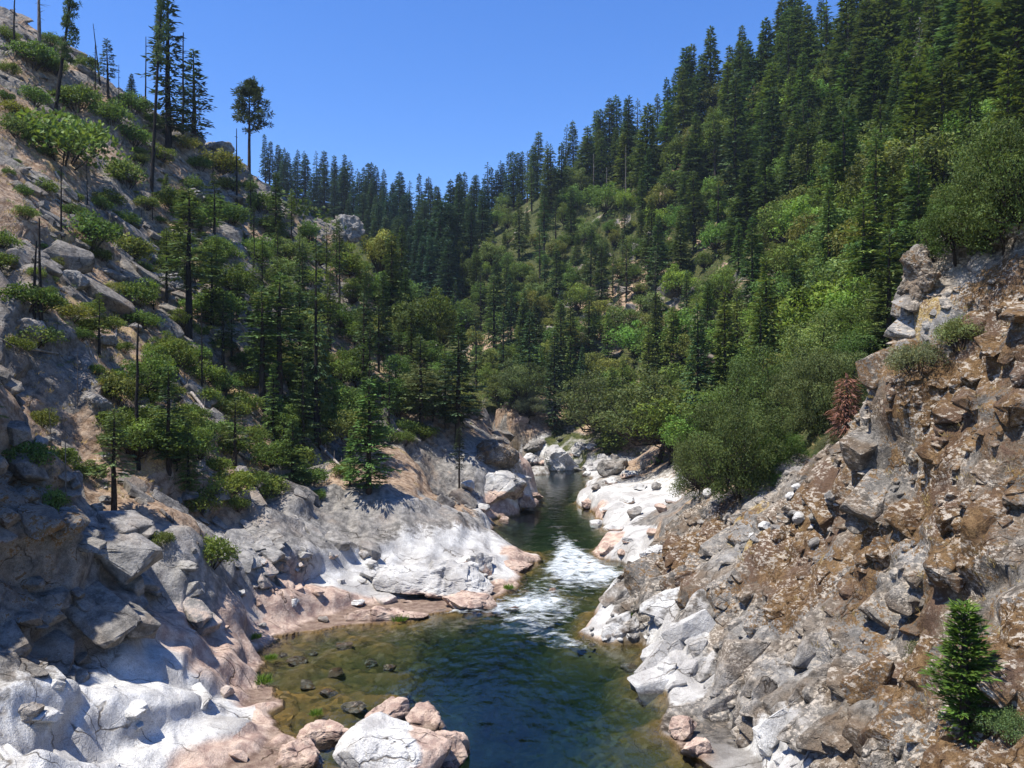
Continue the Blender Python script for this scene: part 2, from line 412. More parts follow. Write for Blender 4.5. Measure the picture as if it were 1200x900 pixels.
def ground_material():
    t = NT('canyon_rock')
    geo = t.n('ShaderNodeNewGeometry'); pos = geo.outputs['Position']
    A = t.n('ShaderNodeVertexColor', layer_name='zoneA'); B = t.n('ShaderNodeVertexColor', layer_name='zoneB'); Cc = t.n('ShaderNodeVertexColor', layer_name='zoneC')
    sa = t.n('ShaderNodeSeparateColor', {0: A.outputs[0]}); sb = t.n('ShaderNodeSeparateColor', {0: B.outputs[0]}); sC = t.n('ShaderNodeSeparateColor', {0: Cc.outputs[0]})
    bl, pk, ms = sa.outputs[0], sa.outputs[1], sa.outputs[2]
    so, st, un = sb.outputs[0], sb.outputs[1], sb.outputs[2]
    wd, blf, gry = sC.outputs[0], sC.outputs[1], sC.outputs[2]
    nb = t.noise(pos, 0.35, 5); nm = t.noise(pos, 1.6, 6, 0.62); nf = t.noise(pos, 6.5, 5, 0.65); nx = t.noise(pos, 22.0, 3, 0.6)
    # grey meta-volcanic rock with rusty and pale faces
    c = t.mix(t.ss(nm, 0.32, 0.68), (0.112, 0.104, 0.093), (0.335, 0.305, 0.262))
    c = t.mix(t.math('MULTIPLY', t.ss(nb, 0.48, 0.66), 0.55), c, (0.36, 0.27, 0.19))
    c = t.mix(t.math('MULTIPLY', t.ss(nf, 0.56, 0.72), 0.5), c, (0.46, 0.44, 0.40))
    c = t.mix(t.math('MULTIPLY', t.ss(nf, 0.46, 0.33), 0.5), c, (0.07, 0.066, 0.06))
    c = t.mix(t.math('MULTIPLY', gry, 0.75), c, t.mix(t.ss(nm, 0.34, 0.66), (0.26, 0.25, 0.235), (0.50, 0.48, 0.445)))
    c = t.mix(t.math('MULTIPLY', blf, t.ss(nb, 0.40, 0.60)), c, (0.66, 0.60, 0.53), 'MULTIPLY')
    # soil, duff and dry grass between the rocks
    soilc = t.mix(t.ss(nm, 0.35, 0.65), (0.24, 0.155, 0.095), (0.48, 0.36, 0.255))
    c = t.mix(t.ss(t.math('ADD', so, t.math('SUBTRACT', nm, 0.5)), 0.35, 0.62), c, soilc)
    strawc = t.mix(t.ss(nf, 0.35, 0.65), (0.25, 0.17, 0.055), (0.50, 0.38, 0.19))
    c = t.mix(t.ss(t.math('ADD', st, t.math('MULTIPLY', t.math('SUBTRACT', nf, 0.5), 1.2)), 0.4, 0.62), c, strawc)
    # brown moss with pale lichen on the bluff; painted shade on the left wall
    moss_shade_col = t.mix(t.ss(nm, 0.35, 0.66), (0.10, 0.056, 0.026), (0.23, 0.145, 0.070))
    moss_shade_col = t.mix(t.math('MULTIPLY', t.ss(nf, 0.50, 0.36), 0.7), moss_shade_col, (0.045, 0.026, 0.014))
    moss_shade_col = t.mix(t.ss(nb, 0.46, 0.66), moss_shade_col, (0.135, 0.086, 0.058))
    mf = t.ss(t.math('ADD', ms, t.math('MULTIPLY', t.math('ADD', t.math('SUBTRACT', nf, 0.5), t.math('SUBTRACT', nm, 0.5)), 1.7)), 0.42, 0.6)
    c = t.mix(mf, c, moss_shade_col)
    mp = t.n('ShaderNodeMapping', {'Vector': pos, 'Rotation': (0.3, 0.5, 0.2), 'Scale': (0.7, 0.7, 1.3)})
    lich = t.noise(mp.outputs[0], 4.6, 6, 0.72, 0.1)
    lf = t.math('MULTIPLY', t.ss(lich, 0.515, 0.56), t.ss(t.noise(pos, 0.42, 6, 0.72), 0.42, 0.57))
    c = t.mix(t.math('MULTIPLY', lf, t.math('MULTIPLY', t.ss(blf, 0.3, 0.8), 0.92)), c, t.mix(nx, (0.44, 0.36, 0.27), (0.66, 0.60, 0.51)))
    # flood-scoured rock: chalky white to blue-grey, pink towards the waterline
    wc = t.mix(t.ss(nb, 0.38, 0.60), (0.44, 0.42, 0.39), (0.70, 0.685, 0.64))
    wc = t.mix(t.math('MULTIPLY', t.ss(nm, 0.58, 0.40), 0.4), wc, (0.34, 0.325, 0.30))
    pc = t.mix(t.ss(nm, 0.36, 0.64), (0.36, 0.25, 0.20), (0.60, 0.46, 0.36))
    wc = t.mix(t.ss(t.math('ADD', pk, t.math('SUBTRACT', nb, 0.5)), 0.3, 0.7), wc, pc)
    wc = t.mix(t.math('MULTIPLY', t.ss(nf, 0.42, 0.30), 0.45), wc, (0.20, 0.16, 0.13))
    c = t.mix(t.ss(t.math('ADD', bl, t.math('MULTIPLY', t.math('SUBTRACT', nm, 0.5), 0.9)), 0.35, 0.65), c, wc)
    # joints and cracks
    wp = t.n('ShaderNodeVectorMath', {0: pos, 1: t.n('ShaderNodeTexNoise', {'Vector': pos, 'Scale': 0.9, 'Detail': 3.0}).outputs['Color']}, operation='ADD')
    def crack(scale, rot, stretch, width):
        m_ = t.n('ShaderNodeMapping', {'Vector': wp.outputs[0], 'Rotation': rot, 'Scale': stretch})
        v_ = t.n('ShaderNodeTexVoronoi', {'Vector': m_.outputs[0], 'Scale': scale}, feature='DISTANCE_TO_EDGE')
        return t.ss(v_.outputs['Distance'], 0.0, width)
    c1 = crack(0.30, (0.3, 0.4, 0.75), (0.40, 1.9, 1.1), 0.016); c2 = crack(0.9, (0.6, 0.2, 0.4), (0.6, 1.6, 1.0), 0.022)
    fade = t.ss(t.noise(pos, 0.5, 3), 0.42, 0.60)
    cr = t.math('SUBTRACT', 1.0, t.math('MULTIPLY', fade, t.math('MAXIMUM', t.math('SUBTRACT', 1.0, c1), t.math('MULTIPLY', t.math('SUBTRACT', 1.0, c2), 0.35))))
    c = t.mix(t.math('SUBTRACT', 1.0, cr), c, (0.32, 0.29, 0.26), 'MULTIPLY')
    # dark wet band just above the water
    sz = t.n('ShaderNodeSeparateXYZ', {0: pos})
    wet = t.math('MULTIPLY', t.ss(t.math('ADD', sz.outputs[2], t.math('MULTIPLY', t.math('SUBTRACT', nm, 0.5), 0.35)), 0.30, 0.08), 0.62)
    c = t.mix(wet, c, (0.16, 0.13, 0.10), 'MULTIPLY')
    # river bed: amber and olive cobbles
    vo = t.n('ShaderNodeTexVoronoi', {'Vector': pos, 'Scale': 2.6, 'Randomness': 1.0})
    sv = t.n('ShaderNodeSeparateColor', {0: vo.outputs['Color']})
    bc = t.mix(sv.outputs[0], (0.075, 0.050, 0.017), (0.23, 0.135, 0.040))
    bc = t.mix(t.ss(nb, 0.42, 0.62), bc, (0.125, 0.085, 0.03))
    bc = t.mix(t.math('MULTIPLY', t.ss(sv.outputs[1], 0.90, 0.96), 0.5), bc, (0.24, 0.17, 0.09))
    c = t.mix(un, c, bc)
    # leaf litter and low growth below the far woods
    wcol = t.mix(t.ss(nm, 0.35, 0.65), (0.030, 0.045, 0.014), (0.10, 0.10, 0.035))
    c = t.mix(t.ss(t.math('ADD', wd, t.math('SUBTRACT', nb, 0.5)), 0.4, 0.65), c, wcol)
    c = t.mix(t.math('MULTIPLY', t.ss(nx, 0.42, 0.66), 0.42), c, (0.25, 0.24, 0.23), 'MULTIPLY')
    bh = t.math('ADD', t.math('MULTIPLY', nm, 0.35), t.math('ADD', t.math('MULTIPLY', nf, 0.22), t.math('MULTIPLY', nx, 0.085)))
    bh = t.math('MULTIPLY', bh, t.math('SUBTRACT', 1.0, t.math('MULTIPLY', bl, 0.55)))
    bh = t.math('ADD', bh, t.math('MULTIPLY', cr, 0.08))
    bmp = t.n('ShaderNodeBump', {'Height': bh, 'Strength': 1.0, 'Distance': 0.55})
    p = t.n('ShaderNodeBsdfPrincipled', {'Base Color': c, 'Roughness': 0.95, 'Normal': bmp.outputs[0]})
    p.inputs['Specular IOR Level'].default_value = 0.12
    return t.out(p.outputs[0])
M_ROCK = ground_material()

def grid_faces(nr, nc):
    i = (np.arange(nr - 1)[:, None] * nc + np.arange(nc - 1)[None, :]).ravel()
    return np.stack([i, i + 1, i + 1 + nc, i + nc], 1)
GF = grid_faces(NY, NU)
fc_b = gb.ravel()[GF].mean(1) < 0
def hulls(n, seed):
    """angular broken blocks"""
    out = []
    r = np.random.RandomState(seed)
    for k in range(n):
        bm = bmesh.new()
        for c in r.uniform(-1, 1, (16, 3)):
            i = r.randint(3); c = c.copy(); c[i] = math.copysign(1, c[i]); c = c * (1, .85, .7)
            bm.verts.new(c)
        res = bmesh.ops.convex_hull(bm, input=bm.verts)
        bmesh.ops.delete(bm, geom=[v for v in bm.verts if not v.link_faces], context='VERTS')
        bmesh.ops.bevel(bm, geom=bm.edges[:], offset=0.045, segments=1, affect='EDGES')
        bmesh.ops.triangulate(bm, faces=bm.faces)
        bmesh.ops.subdivide_edges(bm, edges=[e for e in bm.edges if e.calc_length() > .5], cuts=1)
        bmesh.ops.triangulate(bm, faces=bm.faces)
        V = np.array([v.co[:] for v in bm.verts], np.float32); F = np.array([[v.index for v in f.verts] for f in bm.faces], np.int32)
        bm.free()
        N = V / np.linalg.norm(V, axis=1, keepdims=True)
        V = V + N * (.07 * fbm(V * 2.3 + k * 5.1, 2, k))[:, None]
        out.append((V, F))
    return out
HULL = hulls(18, 3)
def crag(weight, count, smin, smax, seed, rot, power=2.2, sink=.35):
    """jointed blocks that stand out of the bedrock, coloured as the rock they stand in"""
    r = np.random.RandomState(seed)
    w = weight.reshape(NY, NU)[:-1, :-1]
    area = np.linalg.norm(np.cross(PG[1:, :-1] - PG[:-1, :-1], PG[:-1, 1:] - PG[:-1, :-1]), axis=2)
    pr = (w * area).ravel(); pr = pr / pr.sum()
    pick = r.choice(len(pr), count, p=pr, replace=False)
    Vs, Fs, ids, n = [], [], [], 0
    for q in pick:
        g = (q // (NU - 1)) * NU + q % (NU - 1)
        s_ = smin * (1 - r.rand() * (1 - (smin / smax) ** power)) ** (-1 / power)
        V, F = HULL[r.randint(len(HULL))]
        sc_ = s_ * np.array((1.35, .9, .7)) * r.uniform(.75, 1.3, 3) / 2
        M = rot @ rotm(*(r.normal(0, .13, 3) + (0, 0, r.choice((0, 3.14)))))
        P = (V * sc_) @ M.T + P1[g] + NRM[g] * s_ * (.5 - sink) * .6
        Vs.append(P); Fs.append(F + n); ids.append(np.full(len(V), g)); n += len(V)
    return np.concatenate(Vs).astype(np.float32), np.concatenate(Fs), np.concatenate(ids)
near_w = (P1[:, 1] < 75) * (np.abs(P1[:, 0]) < .72 * P1[:, 1])
rocky = WB * near_w * (1 - np.clip(1.2 * white, 0, 1)) * sstep(.6, 2.0, Z0) * sstep(-1.1, .5, fbm(P0 * .22, 3, 801))
CR1 = crag(rocky, 1000, .4, 3.4, 21, rotm(.5, -.45, .5), 1.6, .62)
lw = LEFT * (1 - np.clip(shoreband * 1.3, 0, 1)) * (1 - cliff_l) * (np.abs(P1[:, 0]) < .70 * P1[:, 1]) * (D0 > 3) * (P1[:, 1] < 165) * sstep(-.1, .7, fbm(P0 * .10, 3, 811)) / (P1[:, 1] ** .8)
CR2 = crag(lw, 900, .6, 4.5, 22, rotm(.4, .65, .3), 1.6)
gw = LEFT * np.clip(greyb - .6 * white - .6 * pinkb, 0, 1) * near_w * (D0 > 3) * sstep(-.3, .6, n2)
CR3 = crag(gw, 120, .5, 2.4, 23, rotm(.2, .5, -.6), 1.8, .5)
cl = cliff_l * near_w
CR4 = crag(cl, 60, .8, 4.0, 24, rotm(.2, .3, -.5), 1.6, .35)
sw = LEFT * np.clip(white + .5 * pinkb, 0, 1) * near_w * (D0 > 1.0)
CR6 = crag(sw, 60, .6, 2.3, 26, rotm(.06, .10, -.75), 1.6, .72)
CR7 = crag(WB * near_w * sstep(.2, .6, Z0) * sstep(5.5, 3.5, Z0) * (D0 > .3), 170, .8, 3.6, 27, rotm(1.1, -.5, .4), 1.5, .62)
fw = far * (1 - woods) * (P1[:, 1] < 340) * (np.abs(P1[:, 0]) < .6 * P1[:, 1])
CR5 = crag(fw, 350, 1.5, 7.0, 25, rotm(.4, .3, .3), 1.8)
def sub_mesh(name, fmask, extra):
    f = GF[fmask]; ids = np.unique(f); mp = np.zeros(len(P1), np.int32); mp[ids] = np.arange(len(ids))
    V = [P1[ids]]; F3 = []; I = [ids]; n = len(ids)
    for ev, ef, ei in extra:
        V.append(ev); F3.append(ef + n); I.append(ei); n += len(ev)
    I = np.concatenate(I)
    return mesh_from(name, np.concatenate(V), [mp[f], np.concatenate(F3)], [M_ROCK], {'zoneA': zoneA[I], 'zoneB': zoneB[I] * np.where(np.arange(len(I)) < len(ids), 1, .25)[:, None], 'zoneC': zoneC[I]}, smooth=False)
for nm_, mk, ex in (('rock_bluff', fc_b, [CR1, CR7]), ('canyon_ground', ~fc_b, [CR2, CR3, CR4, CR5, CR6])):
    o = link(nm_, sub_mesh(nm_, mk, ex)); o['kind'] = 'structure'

# ------------------------------------------------------------------ finding spots on the ground
PYG = 450 - (PG[:, :, 2] - EYE) / PG[:, :, 1] * FPX
def at(px, py, crest=False):
    """the nearest point of the ground seen at that place of a 1200 x 900 picture"""
    iu = int(np.clip(np.searchsorted(UU, (px - 600) / FPX), 1, NU - 1))
    col = PYG[:, iu]
    hit = col <= py
    if not hit.any():
        return PG[int(np.argmin(col)), iu].astype(float) if crest else None
    p = PG[int(np.argmax(hit)), iu].astype(float)
    if p[2] < 0 and py > 455:          # over the river: the spot on the water
        Y = EYE * FPX / (py - 450)
        p = np.array(((px - 600) / FPX * Y, Y, -0.25))
    return p
def ground_z(x, y):
    u = x / y
    fu = np.interp(u, UU, np.arange(NU)); fy = np.interp(y, LY, np.arange(NY))
    i, j = int(min(fu, NU - 2)), int(min(fy, NY - 2)); a, b = fu - i, fy - j
    z = PG[:, :, 2]
    return float((z[j, i] * (1 - a) + z[j, i + 1] * a) * (1 - b) + (z[j + 1, i] * (1 - a) + z[j + 1, i + 1] * a) * b)
def to_px(x, y, z):
    return 600 + x / y * FPX, 450 - (z - EYE) / y * FPX
# ------------------------------------------------------------------ the river
def river():
    m = D0.reshape(NY, NU)
    keep = (m < 0.6)
    # a grid of its own, fine enough for the ripples
    fm = keep.ravel()[GF].any(1) & (P0[GF, 1].mean(1) < 300)
    f = GF[fm]; ids = np.unique(f); mp = np.zeros(len(P0), np.int32); mp[ids] = np.arange(len(ids))
    V = P0[ids].copy(); V[:, 2] = 0
    def blob(px, py, rx, ry, s=1.0):
        x, y = shore(px, py)
        return s * np.exp(-((V[:, 0] - x) / rx) ** 2 - ((V[:, 1] - y) / ry) ** 2)
    foam = blob(664, 642, 1.5, 6, .75) + blob(676, 660, 2.4, 5, 1.5) + blob(706, 672, 2.4, 2.6, 1.1) + blob(662, 668, 2.2, 2.2, 1.0) + blob(660, 683, 4.0, 3, .6) + blob(655, 622, 1.3, 9, .35) \
        + blob(635, 700, 3.2, 3, .6) + blob(600, 708, 4.5, 2.0, .62) + blob(612, 728, 2.6, 2.0, .58) + blob(640, 745, 2.8, 2.0, .5) + blob(650, 720, 3, 3, .5) + blob(545, 716, 3.0, 1.3, .6) + blob(668, 757, 1.6, 1.2, .5) + blob(715, 690, 2.5, 3, .3)
    foam = np.clip(foam, 0, 0.98)
    n = fbm(V * np.array((0.55, 0.35, 1)), 4, 511); n2_ = fbm(V * np.array((1.6, 1.0, 1)), 3, 521)
    V[:, 2] += 0.015 * n2_ + np.clip(foam, 0, 1) * (0.24 * n + 0.06 * n2_) + 0.14 * foam
    t = NT('river_water')
    geo = t.n('ShaderNodeNewGeometry'); pos = geo.outputs['Position']
    fo = t.n('ShaderNodeVertexColor', layer_name='foam'); fs = t.n('ShaderNodeSeparateColor', {0: fo.outputs[0]}).outputs[0]
    mp_ = t.n('ShaderNodeMapping', {'Vector': pos, 'Rotation': (0, 0, 0.15), 'Scale': (1.0, 0.55, 1.0)})
    w1 = t.noise(mp_.outputs[0], 1.1, 3, 0.5, 0.4); w2 = t.noise(mp_.outputs[0], 4.2, 3, 0.55, 0.6); w3 = t.noise(mp_.outputs[0], 13, 2, 0.5)
    h = t.math('ADD', t.math('MULTIPLY', w1, 0.16), t.math('ADD', t.math('MULTIPLY', w2, 0.055), t.math('MULTIPLY', w3, 0.014)))
    bmp = t.n('ShaderNodeBump', {'Height': h, 'Strength': 0.42, 'Distance': 0.6})
    fr = t.n('ShaderNodeFresnel', {'IOR': 1.33, 'Normal': bmp.outputs[0]})
    gl = t.n('ShaderNodeBsdfGlossy', {'Color': (1, 1, 1, 1), 'Roughness': 0.05, 'Normal': bmp.outputs[0]})
    tr = t.n('ShaderNodeBsdfTransparent', {'Color': (0.98, 1, 1, 1)})
    wat = t.n('ShaderNodeMixShader', {0: fr.outputs[0], 1: tr.outputs[0], 2: gl.outputs[0]})
    fn = t.noise(t.n('ShaderNodeMapping', {'Vector': pos, 'Rotation': (0, 0, 0.3), 'Scale': (0.75, 1.0, 1.0)}).outputs[0], 1.25, 7, 0.66, 0.5)
    ff = t.ss(t.math('ADD', fs, t.math('MULTIPLY', t.math('SUBTRACT', fn, 0.5), 2.3)), 0.40, 1.45)
    fb_ = t.n('ShaderNodeBump', {'Height': fn, 'Strength': 0.7, 'Distance': 0.4})
    df = t.n('ShaderNodeBsdfPrincipled', {'Base Color': (0.74, 0.79, 0.80, 1), 'Roughness': 0.6, 'Normal': fb_.outputs[0]})
    s = t.n('ShaderNodeMixShader', {0: ff, 1: wat.outputs[0], 2: df.outputs[0]})
    va_ = t.n('ShaderNodeVolumeAbsorption', {'Color': (0.10, 0.48, 0.56, 1), 'Density': 0.44})
    m = t.out(s.outputs[0], va_.outputs[0])
    me = mesh_from('river', V, mp[f], [m], {'foam': foam[:, None].repeat(3, 1)}, smooth=True)
    o = link('river', me); o['kind'] = 'structure'
river()
# ------------------------------------------------------------------ plant materials: the colour is each object's own
def leaf_material(name, gloss=0.35, trans=0.28):
    t = NT(name)
    oi = t.n('ShaderNodeObjectInfo'); tn = t.n('ShaderNodeVertexColor', layer_name='tone')
    c = t.mix(1.0, oi.outputs['Color'], tn.outputs[0], 'MULTIPLY')
    p = t.n('ShaderNodeBsdfPrincipled', {'Base Color': c, 'Roughness': 0.55})
    p.inputs['Specular IOR Level'].default_value = gloss
    tr = t.n('ShaderNodeBsdfTranslucent', {'Color': t.mix(1.0, c, (1.5, 1.5, 0.7), 'MULTIPLY')})
    m = t.n('ShaderNodeMixShader', {0: trans, 1: p.outputs[0], 2: tr.outputs[0]})
    return t.out(m.outputs[0])
M_LEAF = leaf_material('leaves', 0.12, 0.30)
M_NEEDLE = leaf_material('needles', 0.12, 0.18)
def bark_material():
    t = NT('bark')
    oi = t.n('ShaderNodeObjectInfo'); tc = t.n('ShaderNodeTexCoord')
    mp = t.n('ShaderNodeMapping', {'Vector': tc.outputs['Object'], 'Scale': (5, 5, 0.9)})
    n = t.noise(mp.outputs[0], 1.5, 5, 0.65)
    c = t.mix(t.ss(n, 0.3, 0.7), (0.45, 0.42, 0.40), (1.5, 1.45, 1.4))
    c = t.mix(1.0, oi.outputs['Color'], c, 'MULTIPLY')
    b = t.n('ShaderNodeBump', {'Height': n, 'Strength': 0.8, 'Distance': 0.15})
    p = t.n('ShaderNodeBsdfPrincipled', {'Base Color': c, 'Roughness': 0.9, 'Normal': b.outputs[0]})
    p.inputs['Specular IOR Level'].default_value = 0.15
    return t.out(p.outputs[0])
M_BARK = bark_material()

class Leaves:
    """collects small leaf or needle-spray faces"""
    def __init__(s, seed):
        s.r = np.random.RandomState(seed); s.c = []; s.d = []; s.l = []; s.w = []; s.t = []; s.nn = []
    def add(s, c, d, l, w, tone, nrm=None):
        c = np.atleast_2d(c); n = len(c)
        s.c.append(c); s.d.append(np.broadcast_to(d, (n, 3))); s.l.append(np.broadcast_to(l, n)); s.w.append(np.broadcast_to(w, n)); s.t.append(np.broadcast_to(tone, n))
        s.nn.append(s.r.normal(size=(n, 3)) if nrm is None else np.broadcast_to(nrm, (n, 3)))
    def count(s): return sum(len(x) for x in s.c)
    def build(s, name, mat, hue=0.10):
        c = np.concatenate(s.c); d = np.concatenate(s.d).astype(float); l = np.concatenate(s.l)[:, None]; w = np.concatenate(s.w)[:, None]; t = np.concatenate(s.t); n = np.concatenate(s.nn)
        d = d / (np.linalg.norm(d, axis=1, keepdims=True) + 1e-9)
        side = np.cross(d, n); side /= np.linalg.norm(side, axis=1, keepdims=True) + 1e-9
        up = np.cross(side, d)
        a = c; b = c + d * l * 0.45 + side * w * 0.5 + up * l * 0.06; e = c + d * l - up * l * 0.05; f = c + d * l * 0.45 - side * w * 0.5 + up * l * 0.06
        V = np.stack([a, b, e, f], 1).reshape(-1, 3)
        F = np.arange(len(V)).reshape(-1, 4)
        k = t * (1 + s.r.uniform(-0.22, 0.22, len(t)))
        hv = s.r.uniform(-hue, hue, len(t))
        col = np.stack([k * (1 + 1.5 * hv), k * (1 + 0.3 * hv), k * (1 - 1.2 * hv)], 1).repeat(4, 0)
        return mesh_from(name, V, F, [mat], {'tone': col.astype(np.float32)})

class Wood:
    """collects tapered round limbs"""
    def __init__(s): s.V = []; s.F = []; s.n = 0
    def limb(s, pts, rad, k=6):
        pts = np.asarray(pts, float); rad = np.broadcast_to(rad, len(pts)); m = len(pts)
        tg = np.gradient(pts, axis=0); tg /= np.linalg.norm(tg, axis=1, keepdims=True) + 1e-9
        ref = np.array((0.0, 1.0, 0.1)) if abs(tg[0][1]) < 0.9 else np.array((1.0, 0, 0))
        a = np.cross(tg, ref); a /= np.linalg.norm(a, axis=1, keepdims=True) + 1e-9
        b = np.cross(tg, a)
        th = np.arange(k) * 2 * math.pi / k
        ring = pts[:, None] + rad[:, None, None] * (np.cos(th)[None, :, None] * a[:, None] + np.sin(th)[None, :, None] * b[:, None])
        s.V.append(ring.reshape(-1, 3))
        i = np.arange(m - 1)[:, None] * k; j = np.arange(k)[None]
        s.F.append((np.stack([i + j, i + (j + 1) % k, i + k + (j + 1) % k, i + k + j], -1).reshape(-1, 4)) + s.n)
        s.n += m * k
    def build(s, name, mat=None):
        return mesh_from(name, np.concatenate(s.V), np.concatenate(s.F), [mat or M_BARK], smooth=True)

def trunk_line(r, H, wob=0.01, lean=0.0, n=9):
    z = np.linspace(0, H, n); o = np.cumsum(r.normal(0, wob * H / n, (n, 2)), 0); o[0] = 0
    return np.stack([o[:, 0] + lean * z, o[:, 1], z], 1)

def conifer(seed, H=26.0, rad=3.4, base=0.10, step=0.55, per=7, droop=0.25, spray=0.75, dens=1.0, gap=0.12, peak=0.12, shape=0.85, side=None, wscale=1.0):
    r = np.random.RandomState(seed)
    L = Leaves(seed); wd = Wood()
    tl = trunk_line(r, H, 0.012)
    r0 = 0.011 * H + 0.08
    wd.limb(np.vstack([tl[:1] - (0, 0, 2.0), tl]), np.concatenate([[r0 * 1.15], r0 * (1 - np.linspace(0, 1, len(tl))) ** 0.8 + 0.02]), 7)
    z = base * H
    while z < H * 0.985:
        t = (z / H - base) / (1 - base)
        prof = (1 - t) ** shape * (min(1, 0.45 + t / peak * 0.55) if t < peak else 1)
        x0 = np.interp(z, tl[:, 2], tl[:, 0]); y0 = np.interp(z, tl[:, 2], tl[:, 1])
        ph = r.uniform(0, 6.28); lobe = 1 + 0.25 * r.normal()
        for k in range(per):
            if r.rand() < gap: continue
            az = ph + k * 6.283 / per + r.normal(0, 0.25)
            Lb = max(0.35, rad * prof * r.uniform(0.6, 1.12) * np.clip(lobe, .7, 1.2))
            if side is not None:
                Lb *= 0.35 + 0.65 * (0.5 + 0.5 * math.cos(az - side))
            el = 0.55 * t - droop + r.normal(0, 0.10)
            d = np.array((math.cos(az) * math.cos(el), math.sin(az) * math.cos(el), math.sin(el)))
            p0 = np.array((x0, y0, z + r.normal(0, step * 0.3)))
            tone = np.clip(1 + 0.22 * r.normal(), 0.55, 1.5)
            n = max(2, int(Lb / spray * 5.2 * dens))
            s_ = r.uniform(0.12, 1.0, n) ** 0.8
            sag = np.stack([np.zeros(n), np.zeros(n), -0.10 * Lb * s_ ** 2], 1)
            lat = np.array((-math.sin(az), math.cos(az), 0))
            wob = r.uniform(-1, 1, n)
            c = p0 + d * (s_ * Lb)[:, None] + sag + lat * (wob * 0.22 * Lb * (0.3 + s_ * (1.1 - s_) * 2))[:, None] + r.normal(0, 0.06 * spray, (n, 3))
            dd = d + lat * (wob * 1.0)[:, None] + np.array((0, 0, -0.15)) + r.normal(0, 0.22, (n, 3))
            L.add(c, dd, spray * r.uniform(0.7, 1.25, n), spray * 0.42 * wscale * r.uniform(0.7, 1.2, n), tone, np.array((0, 0, 1.0)) + r.normal(0, 0.45, (n, 3)))
            if Lb > 1.2 and r.rand() < 0.35:
                wd.limb([p0, p0 + d * Lb * 0.6 - (0, 0, 0.03 * Lb)], [0.045, 0.012], 3)
        z += step * r.uniform(0.75, 1.3) * (1 - 0.35 * t)
    for k in range(10):       # leader
        L.add(np.array((tl[-1, 0], tl[-1, 1], H - 0.12 * k * spray)), (r.normal(0, .4), r.normal(0, .4), 1), spray * 0.8, spray * 0.3, 1.0)
    return L.build('crown', M_NEEDLE), wd.build('trunk'), H

def pine(seed, H=24.0, bare=0.45, rad=3.2, nb=38, tuft=0.85, leafn=26, flat=0.6, side=None):
    """long bare stem, open crown of needle tufts at the branch ends"""
    r = np.random.RandomState(seed)
    L = Leaves(seed); wd = Wood()
    tl = trunk_line(r, H, 0.02)
    r0 = 0.012 * H + 0.06
    wd.limb(np.vstack([tl[:1] - (0, 0, 2.0), tl]), np.concatenate([[r0 * 1.15], r0 * (1 - np.linspace(0, 1, len(tl))) ** 0.7 + 0.03]), 7)
    for k in range(nb):
        t = (k + r.uniform(0, 1)) / nb
        z = H * (bare + (1 - bare) * t)
        x0 = np.interp(z, tl[:, 2], tl[:, 0]); y0 = np.interp(z, tl[:, 2], tl[:, 1])
        az = r.uniform(0, 6.283)
        Lb = rad * (math.sin(min(1, 0.25 + t * 0.9) * math.pi) ** 0.7 * 0.9 + 0.15) * r.uniform(0.55, 1.1)
        if side is not None: Lb *= 0.3 + 0.7 * (0.5 + 0.5 * math.cos(az - side))
        el = -0.15 + 0.7 * t + r.normal(0, 0.18)
        d = np.array((math.cos(az) * math.cos(el), math.sin(az) * math.cos(el), math.sin(el)))
        p0 = np.array((x0, y0, z)); p1 = p0 + d * Lb * 0.6; p2 = p1 + (d + (0, 0, 0.35)) * Lb * 0.4
        wd.limb([p0, p1, p2], [0.07, 0.045, 0.02], 4)
        tone = np.clip(1 + 0.2 * r.normal(), 0.6, 1.45)
        for q in (p2, p1 + r.normal(0, 0.3, 3), (p1 + p2) / 2 + r.normal(0, 0.4, 3)):
            n = leafn
            v = r.normal(size=(n, 3)); v[:, 2] = v[:, 2] * flat + 0.25; v /= np.linalg.norm(v, axis=1, keepdims=True)
            L.add(q + v * tuft * r.uniform(0.0, 0.45, (n, 1)), v + r.normal(0, 0.2, (n, 3)), tuft * r.uniform(0.6, 1.0, n), tuft * 0.22, tone)
    return L.build('crown', M_NEEDLE), wd.build('trunk'), H

